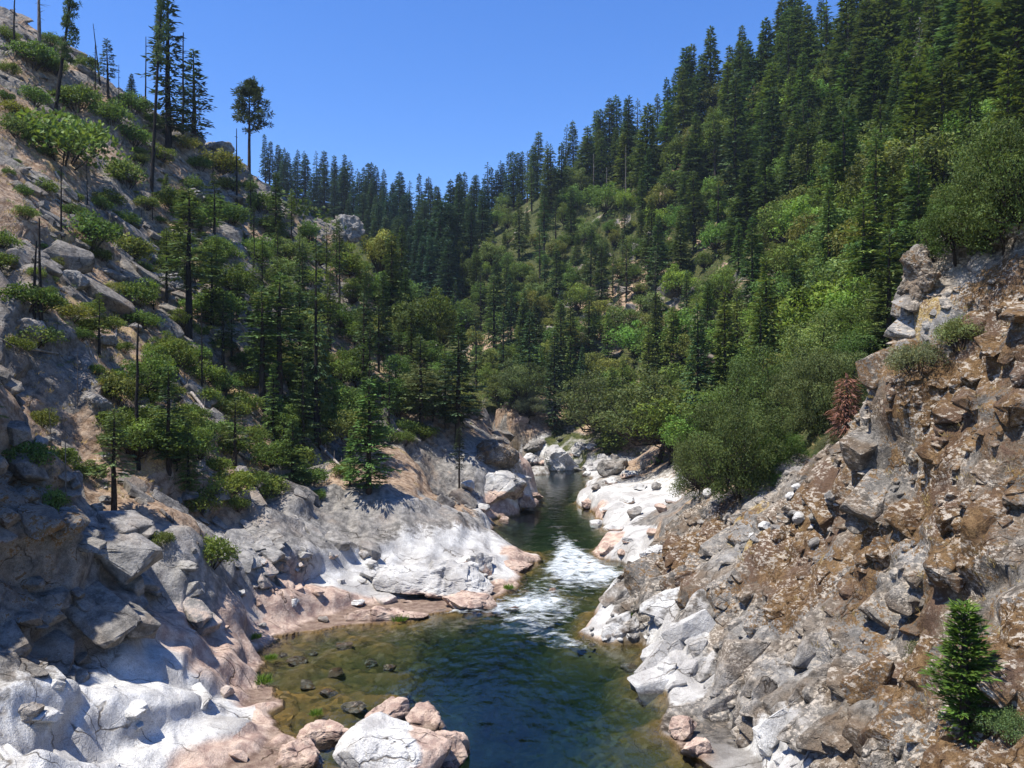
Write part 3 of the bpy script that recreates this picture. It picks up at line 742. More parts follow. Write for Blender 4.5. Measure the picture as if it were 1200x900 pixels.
def broadleaf(seed, H=9.0, rx=3.6, ncl=38, leaf=0.34, per=95, trunk=0.3, cr=0.30, squash=0.8, hollow=0.55, stems=1, low=0.0, skirt=0):
    """round-headed oak: limbs that fork to leafy clumps, gaps between the clumps"""
    r = np.random.RandomState(seed)
    L = Leaves(seed); wd = Wood()
    z0 = H * trunk; hz = (H - z0) / 2; cz = z0 + hz
    cen = []
    tries = 0
    while len(cen) < ncl and tries < 4000:
        tries += 1
        v = r.normal(size=3); v /= np.linalg.norm(v)
        if v[2] < -0.55 + low: continue
        rr = r.uniform(hollow, 1.0) * (1 + 0.26 * math.sin(3 * math.atan2(v[1], v[0]) + seed) + 0.12 * math.sin(5 * v[2] * 2 + seed))
        c = np.array((v[0] * rx * rr, v[1] * rx * rr * 0.95, cz + v[2] * hz * rr * (0.9 if v[2] > 0 else squash)))
        if all(np.linalg.norm((c - q) / (rx, rx, hz)) > 0.26 for q in cen): cen.append(c)
    for k in range(skirt):
        a = r.uniform(0, 6.283); q = r.uniform(.45, .95)
        cen.append(np.array((math.cos(a) * rx * q, math.sin(a) * rx * q, H * r.uniform(.06, .3))))
    st = [np.array((r.normal(0, 0.12 * rx), r.normal(0, 0.12 * rx), 0)) * (stems > 1) for _ in range(stems)]
    fork = [np.array((s0[0] * 2 + r.normal(0, 0.1 * rx), s0[1] * 2 + r.normal(0, 0.1 * rx), max(z0, 0.25 * H))) for s0 in st]
    for s0, f in zip(st, fork):
        wd.limb([s0 - (0, 0, 1.0), s0, (s0 + f) / 2 + r.normal(0, 0.03 * H, 3), f], np.array((0.035, 0.03, 0.024, 0.02)) * H / math.sqrt(stems), 7)
    for c in cen:
        f = fork[int(np.argmin([np.linalg.norm((c - q)[:2]) for q in fork]))]
        mid = f * 0.45 + c * 0.55 + np.array((0, 0, -0.08 * H)) + r.normal(0, 0.03 * H, 3)
        wd.limb([f, mid, c], np.array((0.014, 0.008, 0.003)) * H, 4)
        rc = cr * rx * r.uniform(0.75, 1.25)
        n = int(per * r.uniform(0.8, 1.2))
        v = r.normal(size=(n, 3)); v[:, 2] += 0.35; v /= np.linalg.norm(v, axis=1, keepdims=True)
        rad_ = rc * r.uniform(0.35, 1.05, (n, 1)) ** 0.6
        p = c + v * rad_ * np.array((1.1, 1.1, 0.78)) + r.normal(0, 0.08 * rc, (n, 3))
        tone = np.clip(1 + 0.26 * r.normal(), 0.5, 1.6)
        d = np.cross(v, r.normal(size=(n, 3))) + 0.3 * v
        L.add(p, d, leaf * r.uniform(0.5, 1.6, n), leaf * 0.62 * r.uniform(.6, 1.4, n), tone, v + r.normal(0, 0.55, (n, 3)))
    return L.build('crown', M_LEAF), wd.build('trunk'), H

def shrub_mesh(seed, rx=1.8, H=1.9, ncl=16, leaf=0.2, per=110, blade=0.62):
    """low dome of leafy clumps on several short stems"""
    r = np.random.RandomState(seed)
    L = Leaves(seed); wd = Wood()
    for k in range(ncl):
        a = r.uniform(0, 6.283); q = math.sqrt(r.uniform(0.02, 1)); 
        c = np.array((math.cos(a) * rx * q * 0.8, math.sin(a) * rx * q * 0.8, H * (0.10 + 0.62 * math.sqrt(max(0, 1 - q * q * 0.95)) * r.uniform(0.55, 1.15))))
        wd.limb([np.array((c[0] * 0.2, c[1] * 0.2, -0.5)), c * (0.7, 0.7, 0.5), c], [0.035, 0.022, 0.008], 4)
        rc = rx * 0.36 * r.uniform(0.7, 1.25); n = int(per * r.uniform(0.7, 1.2))
        v = r.normal(size=(n, 3)); v[:, 2] += 0.3; v /= np.linalg.norm(v, axis=1, keepdims=True)
        p = c + v * rc * r.uniform(0.3, 1.05, (n, 1)) ** 0.6 * np.array((1.1, 1.1, 0.85)) + r.normal(0, 0.07 * rc, (n, 3))
        p[:, 2] = np.maximum(p[:, 2], -0.1)
        tone = np.clip(1 + 0.25 * r.normal(), 0.5, 1.5)
        d = np.cross(v, r.normal(size=(n, 3))) + 0.5 * v + np.array((0, 0, 0.3))
        L.add(p, d, leaf * r.uniform(0.7, 1.3, n), leaf * blade, tone, v + r.normal(0, 0.5, (n, 3)))
    return L.build('leaves', M_LEAF), wd.build('stems'), H

def snag_mesh(seed, H=12.0, r0=0.2, stubs=14, lean=0.0, broken=True, stub_len=0.9, bend=0.012):
    r = np.random.RandomState(seed); wd = Wood(); br = wd
    tl = trunk_line(r, H, bend, lean, 10)
    wd.limb(np.vstack([tl[:1] - (0, 0, 1.5), tl]), np.concatenate([[r0 * 1.3], r0 * np.linspace(1.15, 0.35 if broken else 0.1, len(tl))]), 7)
    for k in range(stubs):
        z = H * r.uniform(0.2, 0.97); az = r.uniform(0, 6.283); l = stub_len * r.uniform(0.3, 1.2) * (1.1 - 0.5 * z / H)
        p = np.array((np.interp(z, tl[:, 2], tl[:, 0]), np.interp(z, tl[:, 2], tl[:, 1]), z))
        d = np.array((math.cos(az), math.sin(az), r.uniform(-0.35, 0.25)))
        br.limb([p, p + d * l * 0.6, p + d * l + (0, 0, -0.12 * l)], [0.045, 0.028, 0.010], 4)
    return None, wd.build('dead_snag'), H

PROTO = {}
PROTO['fir'] = [conifer(11, 27, 3.6, .06, .62, 8, .22, .85, 1.0, .08), conifer(12, 30, 4.0, .10, .70, 8, .30, .9, 1.0, .12), conifer(13, 25, 3.2, .04, .60, 7, .18, .8, 1.05, .10, .15, .75),
                conifer(14, 28, 3.5, .12, .70, 8, .28, .95, .95, .18, .2, .95), conifer(15, 24, 3.9, .05, .60, 8, .25, .85, 1.0, .1, .1, .8), conifer(16, 31, 3.6, .16, .8, 8, .32, .95, .9, .22, .15, .7)]
PROTO['ragged'] = [conifer(21, 28, 3.2, .22, 1.0, 6, .25, .8, .95, .3, .25, .65), conifer(22, 26, 2.9, .28, 1.05, 6, .3, .8, .9, .32, .3, .7), conifer(23, 32, 3.4, .3, 1.1, 6, .3, .85, .9, .3, .3, .6)]
PROTO['fine'] = [conifer(31, 15, 2.3, .10, .42, 7, .15, .50, 1.25, .1, .15, .8), conifer(32, 17, 2.6, .22, .50, 7, .2, .52, 1.2, .16, .25, .75), conifer(33, 13, 2.1, .05, .40, 7, .1, .46, 1.25, .08, .12, .85), conifer(34, 19, 2.5, .38, .52, 6, .22, .55, 1.15, .2, .35, .7)]
PROTO['pine'] = [pine(41, 22, .52, 3.3, 40), pine(42, 26, .40, 3.0, 52), pine(43, 20, .58, 3.0, 34), pine(44, 24, .30, 3.4, 56)]
PROTO['oak'] = [broadleaf(50 + k, 8.5 + (k % 3), 3.5 + 0.3 * (k % 2), 36 + 4 * (k % 3), .40, 80, .12 + .06 * (k % 3), .30) for k in range(6)]
PROTO['fine_oak'] = [broadleaf(60 + k, 9.0, 4.2, 60, .24, 170, .14, .25) for k in range(3)]
PROTO['shrub'] = [shrub_mesh(70 + k, 1.8, 1.8 + .25 * (k % 3), 24, .21, 105) for k in range(5)]
PROTO['snag'] = [snag_mesh(80, 12, .15, 16), snag_mesh(81, 14, .18, 22), snag_mesh(82, 9, .12, 8), snag_mesh(83, 16, .2, 26, stub_len=1.4), snag_mesh(84, 11, .13, 12, bend=.03)]

THINGS = []
def plant(kind, name, cat, x, y, z, h, colour, width=1.0, variant=None, bark=(0.05, 0.04, 0.033), rz=None, lean=(0, 0), parts=('trunk', 'crown'), group=None, label=None, far=False, zone=None, word=None):
    """one tree or shrub: an Empty at its foot with its trunk and its crown"""
    i = len(THINGS)
    rr = random.Random(i * 7919 + 13)
    v = PROTO[kind][variant if variant is not None else rr.randrange(len(PROTO[kind]))]
    s = h / v[2]
    o = bpy.data.objects.new(name, None); COL.objects.link(o)
    o.empty_display_size = 0.5
    o.location = (x, y, z)
    o.rotation_euler = (lean[0], lean[1], rr.uniform(0, 6.283) if rz is None else rz)
    o.scale = (s * width, s * width, s)
    o['category'] = cat
    if group: o['group'] = group
    if label: o['label'] = label
    for me, pn, c in ((v[1], parts[0], bark), (v[0], parts[1], colour)):
        p = link(pn, me, o); p.color = (*c, 1)
    THINGS.append(dict(o=o, cat=cat, x=x, y=y, z=z, h=h, label=label, colour=colour, kind=kind, zone=zone, word=word))
    return o
# ------------------------------------------------------------------ the forest
PROTO['ponderosa_fir'] = [conifer(151, 20, 2.6, .12, .6, 6, .1, .6, 1.1, .25, .2, .8), conifer(152, 20, 2.4, .35, .62, 6, .15, .6, 1.1, .28, .2, .7), conifer(153, 17, 2.9, .2, .75, 5, .05, .65, 1.1, .35, .35, .6)]
RND = random.Random(5)
def vary(c, v=0.18, hue=0.08):
    k = 1 + RND.uniform(-v, v); h = RND.uniform(-hue, hue)
    return (c[0] * k * (1 + 2 * h), c[1] * k, c[2] * k * (1 - 1.5 * h))
FIR = (0.085, 0.128, 0.046); BLUEFIR = (0.058, 0.102, 0.062); LIGHTFIR = (0.120, 0.170, 0.046)
OAK = (0.110, 0.160, 0.036); OLIVE = (0.150, 0.175, 0.048); BRIGHT = (0.14, 0.22, 0.042); SHRUB = (0.125, 0.175, 0.042); PINE = (0.075, 0.110, 0.040)

def on_crest(px, py, h, ymin=150):
    """the spot in that direction where a tree of height h reaches the given place on the skyline"""
    iu = int(np.clip(np.searchsorted(UU, (px - 600) / FPX), 1, NU - 1))
    Y = PG[:, iu, 1]; Z = PG[:, iu, 2]
    top = 450 - (Z + h - EYE) / Y * FPX
    ok = np.where((Y[:-1] > ymin) & (top[:-1] > py) & (top[1:] <= py))[0]
    j = ok[0] if len(ok) else int(np.argmin(np.where(Y > ymin, np.abs(top - py), 1e9)))
    return PG[j, iu].astype(float)

SKYLINE = [(630, 152), (640, 162), (657, 162), (664, 143), (673, 137), (686, 143), (702, 127), (712, 97), (725, 108), (735, 114), (746, 105), (757, 115), (770, 97), (780, 88), (790, 73), (798, 43), (806, 32),
           (816, 62), (833, 27), (852, 52), (872, 29), (893, 18), (910, -4), (930, 5), (948, -2), (968, -8), (990, -15), (1010, -5), (620, 172), (612, 165),
           (589, 163), (600, 175), (558, 177), (570, 185), (538, 173), (529, 178), (512, 183), (502, 175), (490, 187), (478, 173), (468, 171), (450, 164), (440, 170), (431, 152), (418, 155), (405, 135), (398, 146), (390, 130),
           (378, 142), (370, 133), (357, 146), (347, 147), (336, 150), (325, 140), (315, 158), (309, 153), (547, 190), (580, 182), (606, 178), (616, 176), (625, 168), (645, 166), (595, 178), (586, 186), (575, 190)]
for px, py in SKYLINE:
    h = RND.uniform(24, 33) if px > 600 else RND.uniform(22, 29)
    x, y, z = on_crest(px, py, h, 150 if px > 620 else 230)
    plant('fir' if RND.random() < .75 else 'ragged', 'fir_tree', 'fir tree', x, y, z - .5, h, vary(BLUEFIR if px < 600 else FIR), RND.uniform(1.1, 1.75), zone='skyline', lean=(RND.uniform(-.03, .03), RND.uniform(-.03, .03)))

def inside(px, py, poly):
    c = False; n = len(poly); j = n - 1
    for i in range(n):
        if (poly[i][1] > py) != (poly[j][1] > py) and px < (poly[j][0] - poly[i][0]) * (py - poly[i][1]) / (poly[j][1] - poly[i][1]) + poly[i][0]: c = not c
        j = i
    return c
TAKEN = []
def scatter(poly, gap, n, seed):
    """spots on the open ground, kept apart from one another"""
    r = random.Random(seed); out = []
    xs = [p[0] for p in poly]; ys = [p[1] for p in poly]
    for _ in range(n * 40):
        if len(out) >= n: break
        px, py = r.uniform(min(xs), max(xs)), r.uniform(min(ys), max(ys))
        if not inside(px, py, poly): continue
        g = gap(py) if callable(gap) else gap
        if any((px - a) ** 2 + ((py - b) * 1.25) ** 2 < (g + gg) ** 2 / 4 for a, b, gg in TAKEN): continue
        TAKEN.append((px, py, g)); out.append((px, py))
    return out
Z_MID_LEFT = [(190, 215), (300, 265), (330, 560), (440, 570), (250, 590), (130, 560), (190, 400)]
Z_FAR_LEFT = [(310, 250), (340, 200), (450, 225), (560, 240), (570, 300), (525, 330), (525, 385), (480, 360), (430, 300)]
Z_RIGHT_TOP = [(620, 215), (700, 195), (780, 165), (850, 125), (930, 75), (1000, 30), (1060, 0), (1200, -60), (1200, 180), (1090, 260), (960, 300), (860, 310), (780, 290), (700, 260), (640, 260)]
Z_RIGHT_LOW = [(800, 300), (960, 290), (1100, 250), (1200, 180), (1200, 285), (1060, 380), (1040, 450), (930, 490), (820, 560), (770, 545), (700, 530), (660, 500), (690, 420), (790, 370)]
Z_CENTRE = [(560, 250), (640, 250), (780, 290), (800, 330), (690, 400), (660, 470), (600, 480), (560, 470), (540, 400), (530, 320)]
Z_SPUR = [(310, 270), (400, 290), (470, 390), (530, 440), (555, 500), (480, 520), (400, 540), (330, 560), (310, 420)]
def spread(poly, gap, n, seed, choose):
    for px, py in scatter(poly, gap, n, seed):
        p = at(px, py)
        if p is not None and p[1] > 62: choose(px, py, float(p[0]), float(p[1]), float(p[2]))
def far_left(px, py, x, y, z):
    if y < 205: return
    plant('fir', 'fir_tree', 'fir tree', x, y, z - .6, RND.uniform(19, 28), vary(BLUEFIR), RND.uniform(1.2, 1.6), zone='far left')
def right_top(px, py, x, y, z):
    q = RND.random()
    lower = sstep(120, 300, py + (1000 - px) * -0.1)
    if q < 0.64 - 0.30 * lower:
        plant('fir' if RND.random() < .8 else 'ragged', 'fir_tree', 'fir tree', x, y, z - .6, RND.uniform(19, 32) * (0.8 + .2 * (1 - lower)), vary(FIR if RND.random() < .7 else LIGHTFIR, .25), RND.uniform(1.2, 1.95), zone='right top', lean=(RND.uniform(-.03, .03), RND.uniform(-.03, .03)))
    else:
        plant('oak', 'oak_tree', 'oak tree', x, y, z - .6, RND.uniform(8, 14), vary((OAK, BRIGHT, OLIVE)[RND.choice((0, 0, 1, 2))], .22), RND.uniform(.9, 1.2), zone='right top')
def right_low(px, py, x, y, z):
    q = RND.random()
    if q < 0.26:
        plant('fir' if y > 110 else 'fine', 'fir_tree', 'fir tree', x, y, z - .6, RND.uniform(11, 22) * min(1, y / 130 + .25), vary(LIGHTFIR if RND.random() < .5 else FIR, .25), RND.uniform(1.1, 1.5), zone='right low')
    else:
        plant('oak' if y > 95 else 'fine_oak', 'oak_tree', 'oak tree', x, y, z - .6, RND.uniform(5.5, 11) * min(1, y / 160 + .35), vary((OAK, OLIVE, BRIGHT)[RND.choice((0, 0, 0, 1, 1, 2))], .22), RND.uniform(.95, 1.3), zone='right low')
def centre(px, py, x, y, z):
    q = RND.random()
    if q < 0.34:
        plant('fir' if RND.random() < .7 else 'ragged', 'fir_tree', 'fir tree', x, y, z - .6, RND.uniform(10, 25), vary(FIR, .25), RND.uniform(1.1, 1.4), zone='centre')
    else:
        plant('oak', 'oak_tree', 'oak tree', x, y, z - .6, RND.uniform(4, 11), vary((OAK, OLIVE)[RND.choice((0, 0, 1))], .3), RND.uniform(.8, 1.2), zone='centre')
def spur(px, py, x, y, z):
    q = RND.random()
    if q < 0.28:
        plant(RND.choice(('fine', 'fine', 'ponderosa_fir', 'ragged')), 'pine_tree', 'pine tree', x, y, z - .5, RND.uniform(9, 16), vary(LIGHTFIR if RND.random() < .5 else PINE, .25), RND.uniform(.85, 1.15), zone='spur')
    elif q < 0.72:
        plant('oak', 'oak_tree', 'oak tree', x, y, z - .5, RND.uniform(3.5, 6.5), vary((OAK, OLIVE)[RND.choice((0, 1))], .25), RND.uniform(.9, 1.3), zone='spur')
    else:
        plant('shrub', 'shrub', 'shrub', x, y, z - .2, RND.uniform(1.6, 2.8), vary(SHRUB, .25), RND.uniform(.9, 1.3), zone='spur', parts=('stems', 'leaves'))
def mid_left(px, py, x, y, z):
    q = RND.random()
    if q < 0.24:
        plant(RND.choice(('fine', 'ponderosa_fir', 'ragged')), 'pine_tree', 'pine tree', x, y, z - .5, RND.uniform(5, 11), vary(LIGHTFIR if RND.random() < .6 else PINE, .25), RND.uniform(1.1, 1.5), zone='mid left', bark=(.03, .027, .025))
    elif q < 0.45:
        plant('oak', 'oak_tree', 'oak tree', x, y, z - .4, RND.uniform(3, 5), vary(OAK, .25), RND.uniform(.9, 1.3), zone='mid left')
    else:
        plant('shrub', 'shrub', 'shrub', x, y, z - .2, RND.uniform(1.3, 2.4), vary(SHRUB if RND.random() < .7 else OAK, .25), RND.uniform(1.0, 1.35), zone='mid left', parts=('stems', 'leaves'))
spread(Z_FAR_LEFT, 11, 170, 1, far_left)
spread([(425, 290), (500, 300), (540, 400), (505, 425), (450, 380)], 14, 30, 14, centre)
TAKEN.clear()
spread(Z_MID_LEFT, 24, 75, 11, mid_left)
spread(Z_RIGHT_TOP, 19, 260, 2, right_top)
spread(Z_RIGHT_LOW, 23, 170, 3, right_low)
spread(Z_CENTRE, 15, 150, 4, centre)
spread(Z_SPUR, 18, 135, 5, spur)
TAKEN.clear()
Z_BURNT = [(0, 40), (60, 70), (120, 130), (200, 190), (230, 260), (190, 400), (170, 560), (60, 590), (0, 580)]
def burnt(px, py, x, y, z):
    if RND.random() < .12:
        plant(RND.choice(('fine', 'ponderosa_fir')), 'pine_tree', 'pine tree', x, y, z - .3, RND.uniform(3, 6.5), vary(LIGHTFIR, .25), RND.uniform(1.2, 1.6), zone='burnt pine', bark=(.03, .027, .025))
    else:
        plant('shrub', 'shrub', 'shrub', x, y, z - .2, RND.uniform(.5, 1.9), vary((SHRUB, OAK, OLIVE)[RND.choice((0, 0, 1, 1, 2))], .3), RND.uniform(.9, 1.5), zone='burnt', parts=('stems', 'leaves'))
spread(Z_BURNT, lambda py: RND.uniform(11, 34), 85, 15, burnt)

# low brush between the trees, too small and too much to count
def undergrowth():
    r = np.random.RandomState(9)
    L = Leaves(10)
    for poly, n, hh, col in ((Z_RIGHT_TOP, 900, 3.0, 1.0), (Z_RIGHT_LOW, 700, 2.0, 1.0), (Z_CENTRE, 900, 2.2, .8), (Z_SPUR, 420, 1.0, 1.1), (Z_MID_LEFT, 200, .8, 1.1), ([(0, 20), (120, 90), (300, 210), (330, 560), (180, 590), (0, 560)], 420, .75, 1.2), (Z_FAR_LEFT, 500, 3.0, .7)):
        xs = [p[0] for p in poly]; ys = [p[1] for p in poly]
        for _ in range(n):
            px, py = r.uniform(min(xs), max(xs)), r.uniform(min(ys), max(ys))
            if not inside(px, py, poly): continue
            p = at(px, py)
            if p is None or p[1] < 62: continue
            if n1.reshape(NY, NU)[int(np.searchsorted(LY, p[1])) - 1, int(np.searchsorted(UU, p[0] / p[1])) - 1] > 0.35: continue
            s = hh * r.uniform(.5, 1.2) * min(1, p[1] / 200 + .25)
            k = 34
            v = r.normal(size=(k, 3)); v[:, 2] = np.abs(v[:, 2]); v /= np.linalg.norm(v, axis=1, keepdims=True)
            c = p + v * s * r.uniform(.5, 1.05, (k, 1)) * (1.3, 1.3, .9)
            L.add(c, np.cross(v, r.normal(size=(k, 3))), s * .30, s * .2, col * np.clip(1 + .25 * r.normal(), .5, 1.5), v + r.normal(0, .5, (k, 3)))
    o = link('undergrowth', L.build('undergrowth', M_LEAF, .14)); o.color = (0.10, 0.145, 0.042, 1)
    o['kind'] = 'stuff'; o['label'] = 'low green brush covering the forest floor between the trees'; o['category'] = 'undergrowth'
undergrowth()

def dry_grass():
    r = np.random.RandomState(19); L = Leaves(20)
    for poly, n in (([(0, 20), (120, 90), (300, 210), (400, 560), (180, 590), (0, 560)], 1500), ([(900, 560), (1060, 380), (1200, 300), (1200, 900), (980, 800), (830, 620)], 420)):
        xs = [p[0] for p in poly]; ys = [p[1] for p in poly]
        for _ in range(n):
            px, py = r.uniform(min(xs), max(xs)), r.uniform(min(ys), max(ys))
            if not inside(px, py, poly): continue
            p = at(px, py)
            if p is None or p[1] > 180: continue
            k = 16; s = r.uniform(.25, .6) * (1 if p[1] > 60 else .6)
            a = r.uniform(0, 6.283, k); q = r.uniform(0, 1, k) * s * .8
            c = np.stack([np.cos(a) * q, np.sin(a) * q, 0 * a], 1) + p - (0, 0, .05)
            L.add(c, np.stack([np.cos(a) * .5, np.sin(a) * .5, np.full(k, .8)], 1) + r.normal(0, .3, (k, 3)), s * r.uniform(.6, 1.2, k), s * .09, np.clip(1 + .3 * r.normal(), .5, 1.5))
    o = link('dry_grass', L.build('dry_grass', M_LEAF, .08)); o.color = (.36, .27, .12, 1)
    o['kind'] = 'stuff'; o['label'] = 'dry straw-coloured grass between the rocks of the slopes'; o['category'] = 'grass'
dry_grass()
# ------------------------------------------------------------------ single trees, snags and shrubs of the burnt slope
def planted(kind, name, cat, px, base, top, colour, width=1.0, **kw):
    """a plant whose foot stands on the ground at (px, base) and whose tip reaches the height of 'top'"""
    p = at(px, base, True)
    if kind in ('ponderosa_fir', 'fine'): width *= 1.3
    if kind not in ('drooping', 'near_oak'): colour = tuple(c * 1.25 for c in colour)
    h = (base - top) / FPX * p[1]
    return plant(kind, name, cat, float(p[0]), float(p[1]), float(p[2]) - 0.15, h, colour, width, **kw)
BURNT = (0.022, 0.020, 0.019); GREYWOOD = (0.16, 0.145, 0.13); PALEWOOD = (0.34, 0.31, 0.28)
PROTO['burnt_pine'] = [pine(141, 40, .52, 3.4, 64, .95, 22, side=0.0), pine(142, 36, .35, 3.0, 76, .9, 22, side=0.3)]
PROTO['lone_pine'] = [pine(143, 17, .50, 3.3, 46, 0.9, 26)]
PROTO['cedar'] = [conifer(161, 5.4, 1.3, .02, .15, 8, -.3, .25, 1.25, .2, .35, .62, wscale=.7)]
PROTO['drooping'] = [conifer(162, 4.2, 1.0, .05, .16, 8, .75, .34, 1.2, .1, .4, .55, wscale=.35)]
PROTO['near_oak'] = [broadleaf(171, 8, 5.6, 105, .20, 300, .05, .22, .9, .55, stems=4, low=-.3, skirt=26), broadleaf(172, 6.5, 4.2, 85, .17, 260, .10, .23, .8, .5, stems=3, low=-.2, skirt=18), broadleaf(173, 9, 4.6, 80, .2, 260, .16, .24, .8, .5, stems=2)]
PROTO['near_shrub'] = [shrub_mesh(181, 1.2, 1.5, 26, .085, 240, .55), shrub_mesh(182, 1.4, 1.3, 26, .09, 240, .55)]

